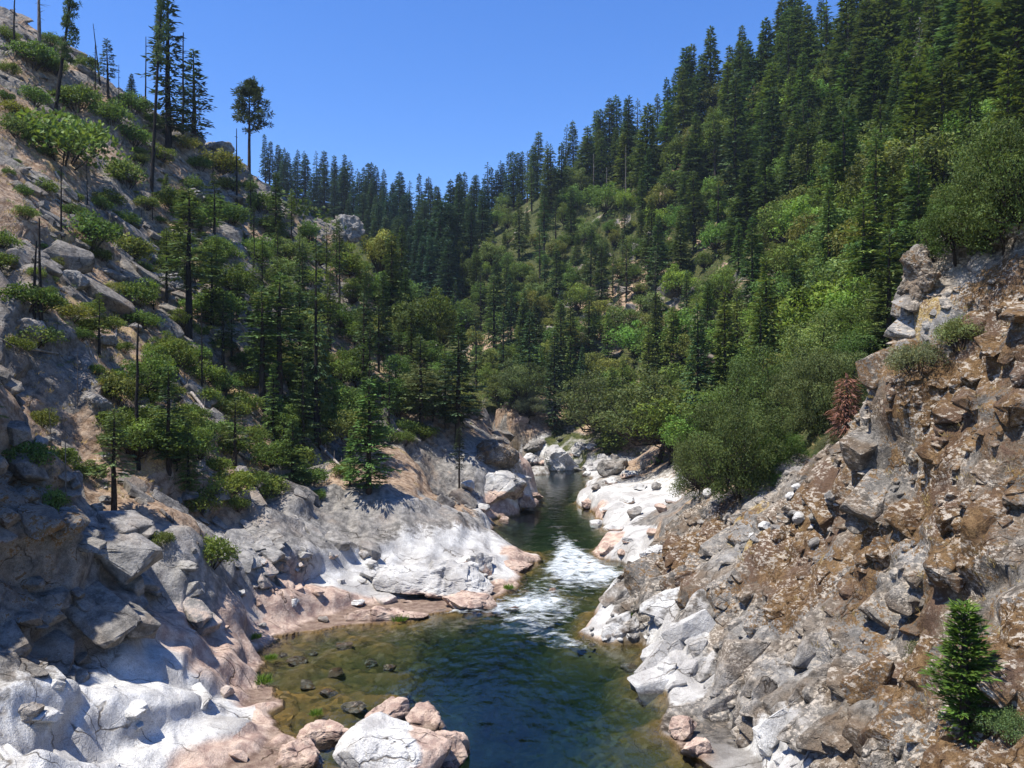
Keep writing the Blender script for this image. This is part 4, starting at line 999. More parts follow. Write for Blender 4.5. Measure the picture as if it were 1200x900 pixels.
L_ = lambda t: t
TALL = [
 # kind, name, category, px, base, top, colour, width, label, extra
 ('burnt_pine', 'pine_tree', 'pine tree', 64, 146, -70, PINE, .75, 'leaning burnt pine on the upper left slope with needles only near its top', dict(variant=1, bark=BURNT, lean=(0, .12), rz=0.2)),
 ('burnt_pine', 'pine_tree', 'pine tree', 181, 224, -60, PINE, .55, 'tallest burnt black pine trunk, cut off by the top edge of the picture', dict(variant=0, bark=BURNT, lean=(0, .05), rz=0.1)),
 ('ponderosa_fir', 'fir_tree', 'fir tree', 197, 182, -18, (0.045, .068, .036), 1.0, 'tall dark fir standing directly behind the tallest burnt trunk', dict(variant=0, bark=BURNT)),
 ('ponderosa_fir', 'fir_tree', 'fir tree', 227, 172, 58, (0.05, .08, .036), 1.35, 'dark fir against the sky right of the tallest burnt trunk', dict(variant=0)),
 ('lone_pine', 'pine_tree', 'pine tree', 284, 196, 94, (0.055, .072, .034), 1.15, 'lone flat-topped pine with a bare stem against the sky', dict(bark=(.05, .04, .035))),
 ('ponderosa_fir', 'fir_tree', 'fir tree', 123, 118, 49, (0.055, .08, .04), 1.2, 'small leaning fir on the left skyline between bare snags', dict(variant=1, lean=(0, .06))),
 ('fine', 'fir_tree', 'fir tree', 147, 118, 86, (0.05, .075, .04), 1.2, 'tiny fir on the left skyline right of the small leaning fir', dict(variant=0)),
 ('ponderosa_fir', 'pine_tree', 'pine tree', 221, 398, 215, (0.075, .105, .042), 1.25, 'tall burnt-trunked pine with thin green crown in the middle of the burnt slope', dict(variant=1, bark=BURNT)),
 ('ponderosa_fir', 'pine_tree', 'pine tree', 192, 552, 428, (0.06, .095, .036), 1.25, 'young bushy green pine low on the burnt slope beside a thin black snag', dict(variant=0)),
 ('ponderosa_fir', 'pine_tree', 'pine tree', 133, 606, 478, (0.085, .115, .045), 1.5, 'light green young pine above the shaded rock wall at lower left', dict(variant=1)),
 ('ponderosa_fir', 'pine_tree', 'pine tree', 273, 549, 464, (0.095, .115, .048), 1.5, 'small thin pine above the grey rock face, right of the bushy young pine', dict(variant=1)),
 ('fine', 'pine_tree', 'pine tree', 308, 480, 335, (0.065, .105, .036), 1.3, 'left one of a pair of slender pines on the middle burnt slope', dict(variant=3)),
 ('fine', 'pine_tree', 'pine tree', 333, 498, 322, (0.07, .115, .038), 1.35, 'right and taller one of a pair of slender pines on the burnt slope', dict(variant=3)),
 ('ragged', 'fir_tree', 'fir tree', 376, 540, 275, (0.055, .088, .036), .85, 'tall ragged fir with a long bare stem on the left spur', dict(variant=1, bark=BURNT)),
 ('fine', 'pine_tree', 'pine tree', 343, 572, 490, (0.07, .11, .036), 1.3, 'short green pine at the foot of the spur left of the bank fir', dict(variant=0)),
 ('fine', 'fir_tree', 'fir tree', 432, 580, 446, (0.07, .125, .034), 1.25, 'bright green fir low on the left bank above the grey rock shelf', dict(variant=0)),
 ('ragged', 'fir_tree', 'fir tree', 428, 478, 345, (0.055, .085, .036), 1.0, 'dark ragged fir above the bright bank fir on the spur', dict(variant=0)),
 ('fine', 'fir_tree', 'fir tree', 532, 525, 390, (0.035, .058, .028), 1.35, 'dark fir near the river end of the left spur', dict(variant=1)),
 ('fine', 'fir_tree', 'fir tree', 540, 575, 500, (0.028, .04, .022), .9, 'small blackish fir on the grey rock beside the brown rock nose', dict(variant=3)),
 ('fine', 'pine_tree', 'pine tree', 495, 510, 395, (0.085, .11, .045), 1.3, 'yellowish pine left of the dark fir near the end of the spur', dict(variant=1)),
 ('fir', 'fir_tree', 'fir tree', 650, 512, 392, (0.055, .085, .04), 1.1, 'tall dark fir standing alone above the white boulders at the river bend', dict(variant=2)),
 ('fir', 'fir_tree', 'fir tree', 612, 442, 366, (0.055, .09, .04), 1.1, 'dark fir on the slope above and left of the river bend fir', dict(variant=4)),
 ('ragged', 'fir_tree', 'fir tree', 768, 402, 296, (0.075, .095, .045), 1.05, 'ragged fir with a bare dark stem beside the tan landslip', dict(variant=0)),
 ('fine', 'cedar_tree', 'cedar tree', 1020, 395, 262, (0.075, .13, .034), 1.4, 'bright green cedar with dark trunk just behind the bluff top', dict(variant=2)),
 ('fir', 'fir_tree', 'fir tree', 882, 380, 255, (0.06, .11, .036), 1.3, 'green fir in the middle of the right slope, above the grey dead crowns', dict(variant=2)),
 ('fir', 'fir_tree', 'fir tree', 905, 250, 105, (0.05, .08, .036), 1.3, 'large dark fir standing forward on the upper right slope', dict(variant=0)),
 ('fir', 'fir_tree', 'fir tree', 857, 255, 88, (0.06, .09, .04), 1.2, 'large layered fir below the right skyline', dict(variant=3)),
 ('fir', 'fir_tree', 'fir tree', 738, 222, 113, (0.045, .072, .034), 1.3, 'broad dark fir below the right skyline with bare ground at its foot', dict(variant=1)),
 ('cedar', 'cedar_tree', 'cedar tree', 1117, 862, 712, (0.068, .115, .020), 1.6, 'small dense bright green cedar growing on the right bluff', dict(variant=0)),
 ('drooping', 'dead_tree', 'dead tree', 990, 522, 440, (0.25, .125, .09), 1.35, 'small dead conifer with drooping red-brown needles beside the bluff', dict(variant=0)),
 ('near_oak', 'oak_tree', 'oak tree', 868, 580, 470, (0.088, .118, .036), .72, 'big spreading olive oak on the right bank above the beach', dict(variant=0)),
 ('near_oak', 'oak_tree', 'oak tree', 822, 580, 515, (0.10, .125, .042), .8, 'low olive oak at the left foot of the big spreading oak', dict(variant=1)),
 ('near_oak', 'oak_tree', 'oak tree', 905, 562, 505, (0.065, .115, .022), .8, 'small bright dark-green oak at the right foot of the big spreading oak', dict(variant=1)),
 ('near_oak', 'oak_tree', 'oak tree', 962, 510, 408, (0.105, .13, .045), .66, 'wide grey-green oak behind the dead brown conifer', dict(variant=0)),
 ('near_oak', 'oak_tree', 'oak tree', 905, 520, 415, (0.085, .125, .034), .85, 'rounded oak between the big spreading oak and the wide grey-green oak', dict(variant=1)),
 ('near_oak', 'oak_tree', 'oak tree', 1187, 288, 150, (0.105, .145, .04), .75, 'large leafy oak rising behind the bluff top at the right edge', dict(variant=0)),
 ('near_oak', 'oak_tree', 'oak tree', 1125, 298, 220, (0.085, .13, .034), .9, 'low oak just behind the pointed top of the bluff', dict(variant=1)),
 ('fine_oak', 'oak_tree', 'oak tree', 770, 545, 440, (0.085, .105, .036), 1.25, 'dark round oak overhanging the right beach', dict(variant=0)),
 ('fine_oak', 'oak_tree', 'oak tree', 702, 525, 440, (0.09, .11, .04), 1.2, 'dark oak right of the river bend fir above pale boulders', dict(variant=1)),
 ('fine_oak', 'oak_tree', 'oak tree', 607, 485, 425, (0.085, .11, .04), 1.1, 'round oak above the bare tan bank at the river bend', dict(variant=2)),
 ('fine_oak', 'oak_tree', 'oak tree', 618, 510, 474, (0.12, .135, .075), 1.0, 'small pale grey-green oak on the bare tan bank', dict(variant=0)),
 ('fine_oak', 'oak_tree', 'oak tree', 492, 478, 432, (0.135, .15, .06), 1.2, 'pale olive round oak on the spur above the left bank', dict(variant=1)),
]
for kd, nm_, ct, px, b, tp, colr, wdt, lb, ex in TALL:
    planted(kd, nm_, ct, px, b, tp, colr, wdt, label=lb, zone='single', **ex)

SNAGS = [  # px, base, top, thickness, lean, colour, label
 (44, 70, -25, 2.6, .03, GREYWOOD, 'thick grey broken snag at the top left corner'), (13, 60, -20, 1.6, .02, BURNT, 'black snag at the left edge of the top left corner'),
 (106, 104, 50, 1.5, 0, BURNT, 'short black snag on the left skyline beside a leaning snag'), (112, 100, 28, 1.2, .10, BURNT, 'leaning thin snag on the left skyline'),
 (165, 140, 42, 1.0, 0, BURNT, 'straight thin snag on the left skyline against the sky'), (137, 140, 75, .9, 0, BURNT, 'short thin snag on the left skyline left of the straight snag'),
 (213, 172, 38, 1.3, 0, BURNT, 'bare black pole between the two dark firs on the left skyline'), (20, 365, 282, 2.4, -.04, BURNT, 'thick black burnt stub near the left edge'),
 (43, 405, 255, 1.5, -.02, BURNT, 'tall thin black snag right of the thick burnt stub'), (66, 276, 185, 1.2, 0, BURNT, 'thin black snag below the big round shrub'),
 (104, 242, 185, 1.1, .02, BURNT, 'short black snag right of the big round shrub'), (162, 545, 378, 1.6, 0, BURNT, 'tall straight black snag low on the burnt slope'),
 (239, 466, 360, 1.0, 0, BURNT, 'slim black snag right of the tall burnt-trunked pine'), (251, 224, 172, 1.0, 0, BURNT, 'short black snag left of the lone flat-topped pine'),
 (280, 242, 150, 1.2, 0, BURNT, 'black snag just below the lone flat-topped pine'), (92, 482, 412, .9, .03, GREYWOOD, 'thin grey snag above the light green young pine'),
 (172, 262, 222, 1.0, 0, BURNT, 'broken black stub at the foot of the tallest burnt trunk'), (306, 480, 395, 1.1, .02, BURNT, 'black dead stem in front of the pair of slender pines'),
 (75, 545, 470, .9, .05, GREYWOOD, 'crooked grey snag with bare twigs above the shaded rock wall'), (70, 610, 500, .9, -.03, GREYWOOD, 'bare grey sapling with many twigs on the shaded rock wall'),
 (184, 262, 215, 1.0, 0, BURNT, 'short black stub right of the tallest burnt trunk foot'), (293, 330, 250, .9, 0, BURNT, 'black snag on the spur below the lone flat-topped pine'),
 (694, 246, 186, 1.4, 0, GREYWOOD, 'bare grey pole in the clearing below the right skyline'), (711, 252, 196, 1.3, 0, GREYWOOD, 'second bare grey pole right of its twin in the clearing'),
 (656, 226, 180, 1.3, .04, BURNT, 'dark leaning pole on the far slope crest'), (817, 490, 405, 1.0, 0, BURNT, 'dark bare stem among the oaks above the right beach'),
 (735, 240, 170, 1.0, 0, GREYWOOD, 'thin grey pole at the foot of the broad dark fir'),
]
for px, b, tp, th, ln, colr, lb in SNAGS:
    p = at(px, b, True); h = (b - tp) / FPX * p[1]
    i = len(THINGS); v = PROTO['snag'][i % 5]
    o = link('dead_snag', v[1])
    s = h / v[2]; o.location = (p[0], p[1], p[2] - .2); o.scale = (s * th * .8, s * th * .8, s); o.rotation_euler = (0, ln, i * 1.7)
    o['category'] = 'dead tree'; o['label'] = lb; o['group'] = 'dead snags left by a fire'; o.color = (*colr, 1)
    THINGS.append(dict(o=o, cat='dead tree', x=p[0], y=p[1], z=p[2], h=h, label=lb, colour=colr, kind='snag', zone='single', word=None))
# firs just outside the left edge, whose shade falls on the rock wall
for k, (x, y, h) in enumerate(((-30.5, 37.5, 13), (-29.5, 33.5, 12), (-31.2, 40.5, 11), (-28.6, 37.2, 12), (-28.2, 39.8, 9), (-30.2, 43, 10), (-27.2, 35.5, 9))):
    plant('fir', 'fir_tree', 'fir tree', x, y, ground_z(x, y) - .4, h, FIR, 1.7, variant=k % 6, label='fir standing just outside the left edge above the shaded rock wall', group='firs above the shaded rock wall', zone='single')
# dead grey crowns still hung with lichen
for px, b, tp, lb in ((1076, 150, 22, 'grey dead fir hung with lichen among green firs at upper right'), (806, 222, 158, 'grey dead fir below the right skyline'), (888, 452, 392, 'silvery dead crown between the oaks of the right slope'),
                      (934, 408, 322, 'silvery dead fir left of the bright green cedar')):
    planted('ragged', 'dead_tree', 'dead tree', px, b, tp, (0.21, .21, .19), .85, variant=1, label=lb, zone='single', bark=GREYWOOD)

SHRUBS = [(8, 48, 22), (35, 78, 42), (60, 88, 30), (60, 56, 22), (95, 84, 30), (40, 122, 26), (90, 132, 46), (122, 146, 36), (151, 170, 32), (15, 158, 38), (70, 188, 76), (150, 218, 56), (176, 152, 22), (100, 284, 52), (152, 306, 46),
          (92, 238, 22), (216, 178, 30), (236, 200, 26), (258, 206, 40), (270, 224, 30), (150, 132, 34), (157, 356, 46), (130, 384, 26), (140, 412, 24), (178, 420, 26), (250, 372, 50), (264, 346, 30), (287, 432, 36), (122, 470, 60), (130, 505, 42),
          (15, 408, 26), (20, 545, 42), (244, 596, 36), (278, 596, 26), (10, 332, 22), (80, 548, 44), (248, 660, 52), (188, 636, 22), (205, 250, 40), (230, 268, 44), (206, 306, 40), (250, 300, 36), (270, 262, 36), (300, 300, 40), (296, 362, 34), (238, 330, 30),
          (345, 470, 30), (206, 490, 28), (40, 600, 40), (60, 500, 34), (300, 520, 30), (218, 430, 26), (110, 560, 34), (15, 88, 24), (75, 120, 22), (115, 165, 24), (185, 190, 26), (45, 225, 22), (24, 255, 24), (120, 245, 26), (62, 330, 24), (250, 245, 26),
          (225, 225, 26), (290, 225, 24), (310, 250, 34), (190, 330, 22), (230, 395, 24), (170, 470, 24), (260, 480, 26), (286, 480, 30), (400, 560, 26), (372, 585, 20), (352, 546, 24)]
for px, b, w in SHRUBS:
    p = at(px, b, True)
    wm = w / FPX * p[1]
    v = PROTO['shrub'][len(THINGS) % 5]
    plant('shrub', 'shrub', 'shrub', float(p[0]), float(p[1]), float(p[2]) - .15, wm * RND.uniform(.58, .76), vary(SHRUB if RND.random() < .75 else OLIVE, .22), RND.uniform(.9, 1.1), parts=('stems', 'leaves'), zone='burnt')
for px, b, w, hr, colr, lb in ((1132, 408, 62, .8, (.13, .15, .055), 'green bush growing from a crack near the bluff top'), (1090, 436, 50, .9, (.14, .15, .075), 'grey-green bush hanging down the left edge of the bluff top'),
                            (1062, 778, 46, .9, (.11, .12, .05), 'sparse olive bush on the bluff left of the small dense cedar'), (1172, 862, 62, .8, (.085, .125, .045), 'round green bush at the foot of the small dense cedar'),
                            (990, 520, 40, .7, (.13, .13, .07), 'dry low bush beside the dead brown conifer'), (1190, 892, 30, .5, (.15, .2, .045), 'small bright plant in the lower right corner'),
                            (893, 562, 44, .9, (.075, .12, .02), 'bright dark-green bush at the foot of the big spreading oak'), (965, 528, 24, .7, (.11, .12, .06), 'small bush left of the dry low bush')):
    p = at(px, b, True); wm = w / FPX * p[1]
    plant('near_shrub', 'shrub', 'shrub', float(p[0]), float(p[1]), float(p[2]) - .15, wm * hr * .75, tuple(c * 1.2 for c in colr), 1.0, parts=('stems', 'leaves'), zone='single', label=lb)

# ------------------------------------------------------------------ fallen trunks
def log(a, b, r, colr, lb):
    p, q = at(*a, True), at(*b, True)
    p = p + (0, 0, r * .8); q = q + (0, 0, r * .8)
    wd = Wood(); n = 6
    pts = [p + (q - p) * t + np.array((0, 0, .15 * math.sin(7 * t))) * r for t in np.linspace(0, 1, n)]
    o_ = np.array(pts[0]); wd.limb([x - o_ for x in pts], r * np.linspace(1.1, .55, n), 8)
    for t in (.35, .6, .8):
        m = p + (q - p) * t - o_
        wd.limb([m, m + (0.3 * r * 8 * (t - .5), -.1, r * 5)], [r * .3, r * .1], 5)
    o = link('fallen_log', wd.build('fallen_log'), None, tuple(o_)); o.color = (*colr, 1)
    o['label'] = lb; o['category'] = 'log'; o['group'] = 'fallen trunks on the slopes'
    THINGS.append(dict(o=o, cat='log', x=o_[0], y=o_[1], z=o_[2], h=1, label=lb, colour=colr, kind='log', zone='single', word=None))
for a in (((205, 436), (247, 492), .22, PALEWOOD, 'pale fallen trunk lying downhill below the tall burnt-trunked pine'), ((84, 402), (108, 436), .16, PALEWOOD, 'short pale log among rocks on the middle left slope'),
          ((270, 372), (300, 402), .2, PALEWOOD, 'grey fallen trunk above the pair of slender pines'), ((24, 410), (62, 416), .12, PALEWOOD, 'thin pale log near the left edge'),
          ((130, 408), (136, 388), .14, PALEWOOD, 'short tilted pale log beside two small shrubs'), ((966, 524), (994, 496), .17, GREYWOOD, 'grey log lying on the scree beside the dead brown conifer'),
          ((330, 530), (352, 505), .1, PALEWOOD, 'thin pale log right of the small thin pine'), ((64, 205), (84, 232), .18, PALEWOOD, 'pale log below the big round shrub'),
          ((375, 520), (405, 556), .2, PALEWOOD, 'pale trunk lying down the foot of the spur'), ((190, 600), (228, 640), .12, GREYWOOD, 'dark thin log lying over the grey rock face')):
    log(*a)
# ------------------------------------------------------------------ boulders
def ico(sub):
    bm = bmesh.new(); bmesh.ops.create_icosphere(bm, subdivisions=sub, radius=1.0)
    V = np.array([v.co[:] for v in bm.verts], np.float32); F = np.array([[v.index for v in f.verts] for f in bm.faces], np.int32)
    bm.free(); return V, F
ICO = {k: ico(k) for k in (3, 5, 6)}
def rock_shape(seed, sub=5, planes=11, cut=(.42, .85), soft=.95, size=(1, 1, 1), rough=.07, crack=.035, cell=.6, rotz=0.0):
    r = np.random.RandomState(seed); V, F = ICO[sub]; P = V.copy()
    for _ in range(planes):
        n = r.normal(size=3); n /= np.linalg.norm(n); d = r.uniform(*cut)
        ex = P @ n - d; P = P - np.outer(np.maximum(ex, 0) * soft, n).astype(np.float32)
    P = P * np.array(size, np.float32)
    m = max(size)
    N = P / (np.linalg.norm(P, axis=1, keepdims=True) + 1e-6)
    Q_ = P / (cell * m) + seed * 3.1
    f, g, v = facets(Q_.astype(np.float32), seed, .8)
    f2_, g2_, _ = facets((Q_ * 2.6).astype(np.float32), seed + 5, .8)
    P = P + N * (m * rough * (1.6 * f + .55 * f2_ + .8 * fbm(Q_ * 1.5, 3, seed)) - m * crack * (sstep(.09, 0, g) + .45 * sstep(.08, 0, g2_)))[:, None]
    a = rotz; c, s_ = math.cos(a), math.sin(a)
    return (P @ np.array(((c, s_, 0), (-s_, c, 0), (0, 0, 1)), np.float32)).astype(np.float32), F, P
def boulder(seed, px, base, w, ratio=(1, .8, .7), kind='grey', lb=None, sink=.35, sub=5, rotz=0.3, name='boulder', lift=0.0, group=None, **kw):
    p = at(px, base, True); Y = p[1]
    hw = w / FPX * Y / 2
    size = np.array(ratio) * hw
    V, F, L0 = rock_shape(seed, sub, size=size, rotz=rotz, **kw)
    n = len(V); zr = V[:, 2] / size[2]; nn = fbm(V * 1.3 / max(hw, .3) + seed, 3, seed)
    A = np.zeros((n, 3), np.float32); B = np.zeros((n, 3), np.float32); Cc = np.zeros((n, 3), np.float32)
    if kind == 'white': A[:, 0] = 1
    elif kind == 'pink': A[:, 0] = 1; A[:, 1] = 1
    elif kind == 'capped':           # chalky crown, pink flanks
        A[:, 0] = 1; A[:, 1] = sstep(.32, -.05, (V[:, 0] * -.75 + V[:, 2] * .7 - V[:, 1] * .25) / hw + .30 * nn - .02)
    elif kind == 'pale': A[:, 0] = .75 + .2 * nn; A[:, 1] = sstep(.3, -.5, zr + .5 * nn)
    elif kind == 'crag': A[:, 2] = np.clip(.18 + .4 * nn, 0, 1); Cc[:, 1] = 1; Cc[:, 2] = .3
    elif kind == 'rust': B[:, 0] = .3 + .3 * nn; A[:, 2] = np.clip(.45 + .7 * nn, 0, 1); Cc[:, 1] = 1
    else: Cc[:, 2] = np.clip(.55 + .4 * nn, 0, 1)
    me = mesh_from(name, V, F, [M_ROCK], {'zoneA': A, 'zoneB': B, 'zoneC': Cc})
    o = link(name, me, None, (p[0], p[1] + size[1] * .5, max(p[2], -.4) + size[2] * (1 - 2 * sink) + lift))
    o['category'] = 'outcrop' if name == 'rock_outcrop' else 'boulder'
    if lb: o['label'] = lb
    if group: o['group'] = group
    THINGS.append(dict(o=o, cat='boulder', x=p[0], y=p[1], z=p[2] + size[2], h=size[2] * 2, label=lb, colour=None, kind=kind, zone='boulder', word=None))
    return o
BOULDERS = [
 (1, 458, 925, 150, (1, .85, .66), 'capped', 'big rounded boulder with a chalky white crown and pink flanks at the bottom centre', dict(sub=6, sink=.2, rough=.03, crack=.016, cell=.55, cut=(.66, .92), planes=12)),
 (2, 515, 900, 84, (1, .9, .62), 'pink', 'pinkish split boulder in the water, right of the white-crowned boulder', dict(sink=.25)),
 (3, 448, 846, 74, (1, .7, .55), 'pink', 'pink rounded rock behind the white-crowned boulder', dict(sink=.3)),
 (4, 500, 850, 56, (1, .8, .7), 'pink', 'small upright pink rock behind the pinkish split boulder', dict(sink=.3)),
 (5, 380, 868, 70, (1, .8, .42), 'pink', 'flat pink rock at the water left of the white-crowned boulder', dict(sink=.3)),
 (6, 345, 896, 80, (1, .8, .5), 'pink', 'pink ribbed rock on the slab at the bottom edge', dict(sink=.35)),
 (7, 528, 905, 40, (1, .8, .5), 'pink', 'dark pink wet rock at the bottom edge right of the white-crowned boulder', dict(sink=.35)),
 (10, 515, 702, 168, (1, .5, .36), 'pale', 'largest white outcrop on the left bank beside the rapids', dict(sub=6, sink=.28, rough=.05, crack=.022, cell=.30, name='rock_outcrop', rotz=.12, planes=14)),
 (11, 452, 690, 96, (1, .6, .42), 'pale', 'pale rounded outcrop joined to the left end of the largest white outcrop', dict(sub=6, sink=.3, rough=.05, cell=.35, name='rock_outcrop', rotz=-.1)),
 (12, 562, 672, 52, (1, .9, .75), 'pale', 'steep white block with a shaded right face at the rapids', dict(sub=5, sink=.3, name='rock_outcrop', rough=.06)),
 (13, 606, 668, 58, (1, .9, .42), 'pink', 'low pink rock reaching into the rapids', dict(sink=.35)),
 (14, 548, 716, 90, (1, .5, .26), 'pink', 'flat pink ledge at the water below the largest white outcrop', dict(sink=.35)),
 (15, 450, 728, 110, (1, .5, .2), 'pink', 'long low pink ledge left of the flat pink ledge', dict(sink=.4)),
 (20, 655, 552, 48, (1, .8, .85), 'white', 'tall white three-sided boulder at the upstream end of the river', dict(sink=.25, planes=8, cut=(.4, .8))),
 (21, 722, 556, 42, (1, .8, .8), 'grey', 'grey-white pointed boulder under the dark round oak', dict(sink=.3, planes=8)),
 (22, 692, 552, 40, (1, .7, .5), 'white', 'flat white boulder between the two upright boulders upstream', dict(sink=.35)),
 (23, 622, 545, 40, (1, .8, .5), 'pale', 'pale rock at the left end of the upstream boulders', dict(sink=.35)),
 (24, 632, 532, 36, (1, .8, .5), 'grey', 'grey rock behind the pale rock upstream', dict(sink=.35)),
 (25, 676, 535, 30, (1, .8, .6), 'white', 'small white rock behind the tall three-sided boulder', dict(sink=.35)),
 (26, 706, 545, 26, (1, .8, .6), 'pale', 'small pale rock left of the grey-white pointed boulder', dict(sink=.35)),
 (27, 740, 560, 30, (1, .8, .5), 'pale', 'small pale rock right of the grey-white pointed boulder', dict(sink=.35)),
 (30, 578, 592, 74, (1, .8, .62), 'pale', 'white boulder on the left bank below the brown rock nose', dict(sub=6, sink=.3, rough=.06)),
 (31, 606, 598, 44, (1, .8, .55), 'pink', 'brownish rock at the waterline right of the white bank boulder', dict(sink=.3)),
 (32, 624, 590, 26, (1, .8, .5), 'pink', 'small brown rock standing in the water upstream', dict(sink=.3)),
 (33, 568, 548, 70, (1, .9, .62), 'rust', 'rusty brown rock nose at the river end of the left spur', dict(sub=6, sink=.35, rough=.07)),
 (34, 602, 572, 34, (1, .8, .6), 'pale', 'pale rock between the brown rock nose and the water', dict(sink=.3)),
 (40, 333, 680, 26, (1, .8, .7), 'grey', 'small dark grey block on the pink shelf', dict(sink=.25, planes=8)),
 (41, 357, 674, 18, (1, .8, .6), 'grey', 'smaller grey stone right of the small dark grey block', dict(sink=.3)),
 (42, 303, 662, 22, (1, .8, .6), 'pale', 'pale stone left of the small dark grey block', dict(sink=.3)),
 (43, 33, 848, 40, (1, .8, .8), 'grey', 'dark grey boulder on the white slab at lower left', dict(sink=.25, planes=8)),
 (44, 20, 395, 46, (1, .8, .8), 'grey', 'grey boulder at the left edge of the burnt slope', dict(sink=.3, rough=.07)),
 (45, 84, 340, 38, (1, .8, .8), 'grey', 'dark grey boulder beside the pale talus on the burnt slope', dict(sink=.3, rough=.07)),
 (46, 108, 405, 36, (1, .8, .6), 'grey', 'grey cracked boulder in the middle of the pale talus', dict(sink=.3)),
 (47, 200, 340, 38, (1, .8, .7), 'grey', 'grey boulder left of the tall burnt-trunked pine', dict(sink=.3, rough=.07)),
 (48, 100, 480, 40, (1, .8, .7), 'grey', 'rounded grey boulder above the light green young pine', dict(sink=.35)),
 (49, 246, 168, 40, (1, .8, .6), 'grey', 'dark rock on the crest right of the dark firs', dict(sink=.3, rough=.08)),
 (50, 225, 235, 40, (1, .8, .5), 'grey', 'grey flat rock right of the tallest burnt trunk', dict(sink=.3, rough=.07)),
 (51, 70, 160, 34, (1, .8, .7), 'grey', 'grey rock on the slope under the leaning burnt pine', dict(sink=.3, rough=.07)),
 (52, 400, 275, 40, (1, .8, .9), 'grey', 'dark crag on the crest of the spur', dict(sink=.3, rough=.09)),
 (53, 1095, 345, 74, (1, .9, 1.2), 'crag', 'tall pinkish-grey rock tower at the top of the bluff', dict(sub=6, sink=.35, rough=.10, cell=.4, name='rock_outcrop', planes=14)),
 (60, 765, 655, 40, (1, .8, .6), 'pale', 'pale rock at the foot of the beach above the rapids', dict(sink=.35)),
 (61, 712, 648, 30, (1, .8, .5), 'pink', 'brown rock beside the white chute of the rapids', dict(sink=.35)),
 (62, 742, 690, 34, (1, .8, .7), 'white', 'rounded white stone at the head of the gravel bar', dict(sink=.3, rough=.03)),
 (63, 690, 598, 30, (1, .8, .45), 'pink', 'pinkish rock at the right waterline upstream of the rapids', dict(sink=.35)),
 (70, 648, 692, 14, (1, .8, .6), 'pink', 'dark wet rock splitting the foam below the white chute', dict(sink=.35)),
 (71, 690, 660, 14, (1, .8, .5), 'pink', 'small brown rock at the right side of the white chute', dict(sink=.35)),
 (72, 664, 706, 11, (1, .8, .6), 'grey', 'small grey rock in the lower rapids near the gravel bar', dict(sink=.35)),
 (73, 600, 712, 18, (1, .7, .4), 'pink', 'low wet rock where the left ledge meets the lower rapids', dict(sink=.4)),
 (64, 800, 868, 44, (1, .8, .8), 'pink', 'tan angular rock at the waterline under the white cliff', dict(sink=.3, planes=8)),
 (65, 815, 888, 40, (1, .8, .7), 'pink', 'second tan rock at the waterline, lower and nearer', dict(sink=.3, planes=8)),
]
for sd, px, b, w, rt, kd, lb, ex in BOULDERS:
    boulder(sd, px, b, w, rt, kd, lb, **ex)
BANK = [(700, 615, 22), (712, 600, 18), (722, 622, 22), (735, 590, 20), (700, 575, 18), (715, 568, 22), (745, 605, 26), (760, 630, 24), (738, 640, 20), (685, 560, 16), (752, 575, 20), (775, 600, 22), (728, 655, 18), (770, 575, 18), (785, 590, 20),
        (640, 545, 18), (665, 540, 16), (610, 530, 20), (600, 545, 16), (648, 528, 18), (690, 528, 18), (720, 540, 16), (755, 550, 20), (590, 610, 16), (565, 600, 20), (545, 575, 24), (390, 655, 18), (320, 655, 14), (290, 700, 16), (345, 712, 16), (420, 712, 22), (380, 730, 16), (310, 735, 14)]
BANK_N = len(THINGS)
for k, (px, b, w) in enumerate(BANK):
    boulder(300 + k, px, b, w, (1, RND.uniform(.7, .95), RND.uniform(.45, .75)), RND.choice(('white', 'pale', 'pale', 'pink', 'grey')), None, sub=3, sink=.3, rotz=RND.uniform(0, 3), name='bank_rock', group='loose rocks along the river banks')
STONES = [(345, 772, 30), (392, 786, 36), (432, 768, 30), (470, 800, 40), (520, 765, 34), (358, 800, 34), (412, 826, 44), (455, 780, 26), (402, 756, 26), (552, 838, 50), (384, 812, 30), (590, 778, 30), (497, 782, 30), (330, 762, 16), (366, 760, 14), (560, 800, 36), (740, 775, 26), (715, 790, 24), (752, 800, 22), (735, 820, 26), (700, 772, 20)]
for k, (px, b, w) in enumerate(STONES):
    sx, sy = shore(px, b); gz = ground_z(sx, sy)
    if gz < -1.1: continue
    boulder(360 + k, px, b, w, (1, RND.uniform(.65, .9), .34), 'rust', None, sub=3, sink=.5, rotz=RND.uniform(0, 3), name='river_stone', group='stones in the clear shallows', lift=gz + .25 + .1 * w / FPX * sy, rough=.04)
# scree and hillside rocks on the burnt slope
HILL = []
_r = random.Random(77)
while len(HILL) < 48:
    px, py = _r.uniform(0, 330), _r.uniform(120, 600)
    if py < 60 + px * .5: continue
    p = at(px, py)
    if p is not None and p[1] > 38: HILL.append((px, py, _r.uniform(9, 26)))
for k, (px, b, w) in enumerate(HILL):
    boulder(400 + k, px, b, w, (1, RND.uniform(.7, .95), RND.uniform(.5, .8)), 'grey', None, sub=3, sink=.3, rotz=RND.uniform(0, 3), name='hillside_rock', group='grey rocks on the burnt slope', rough=.08, planes=8)
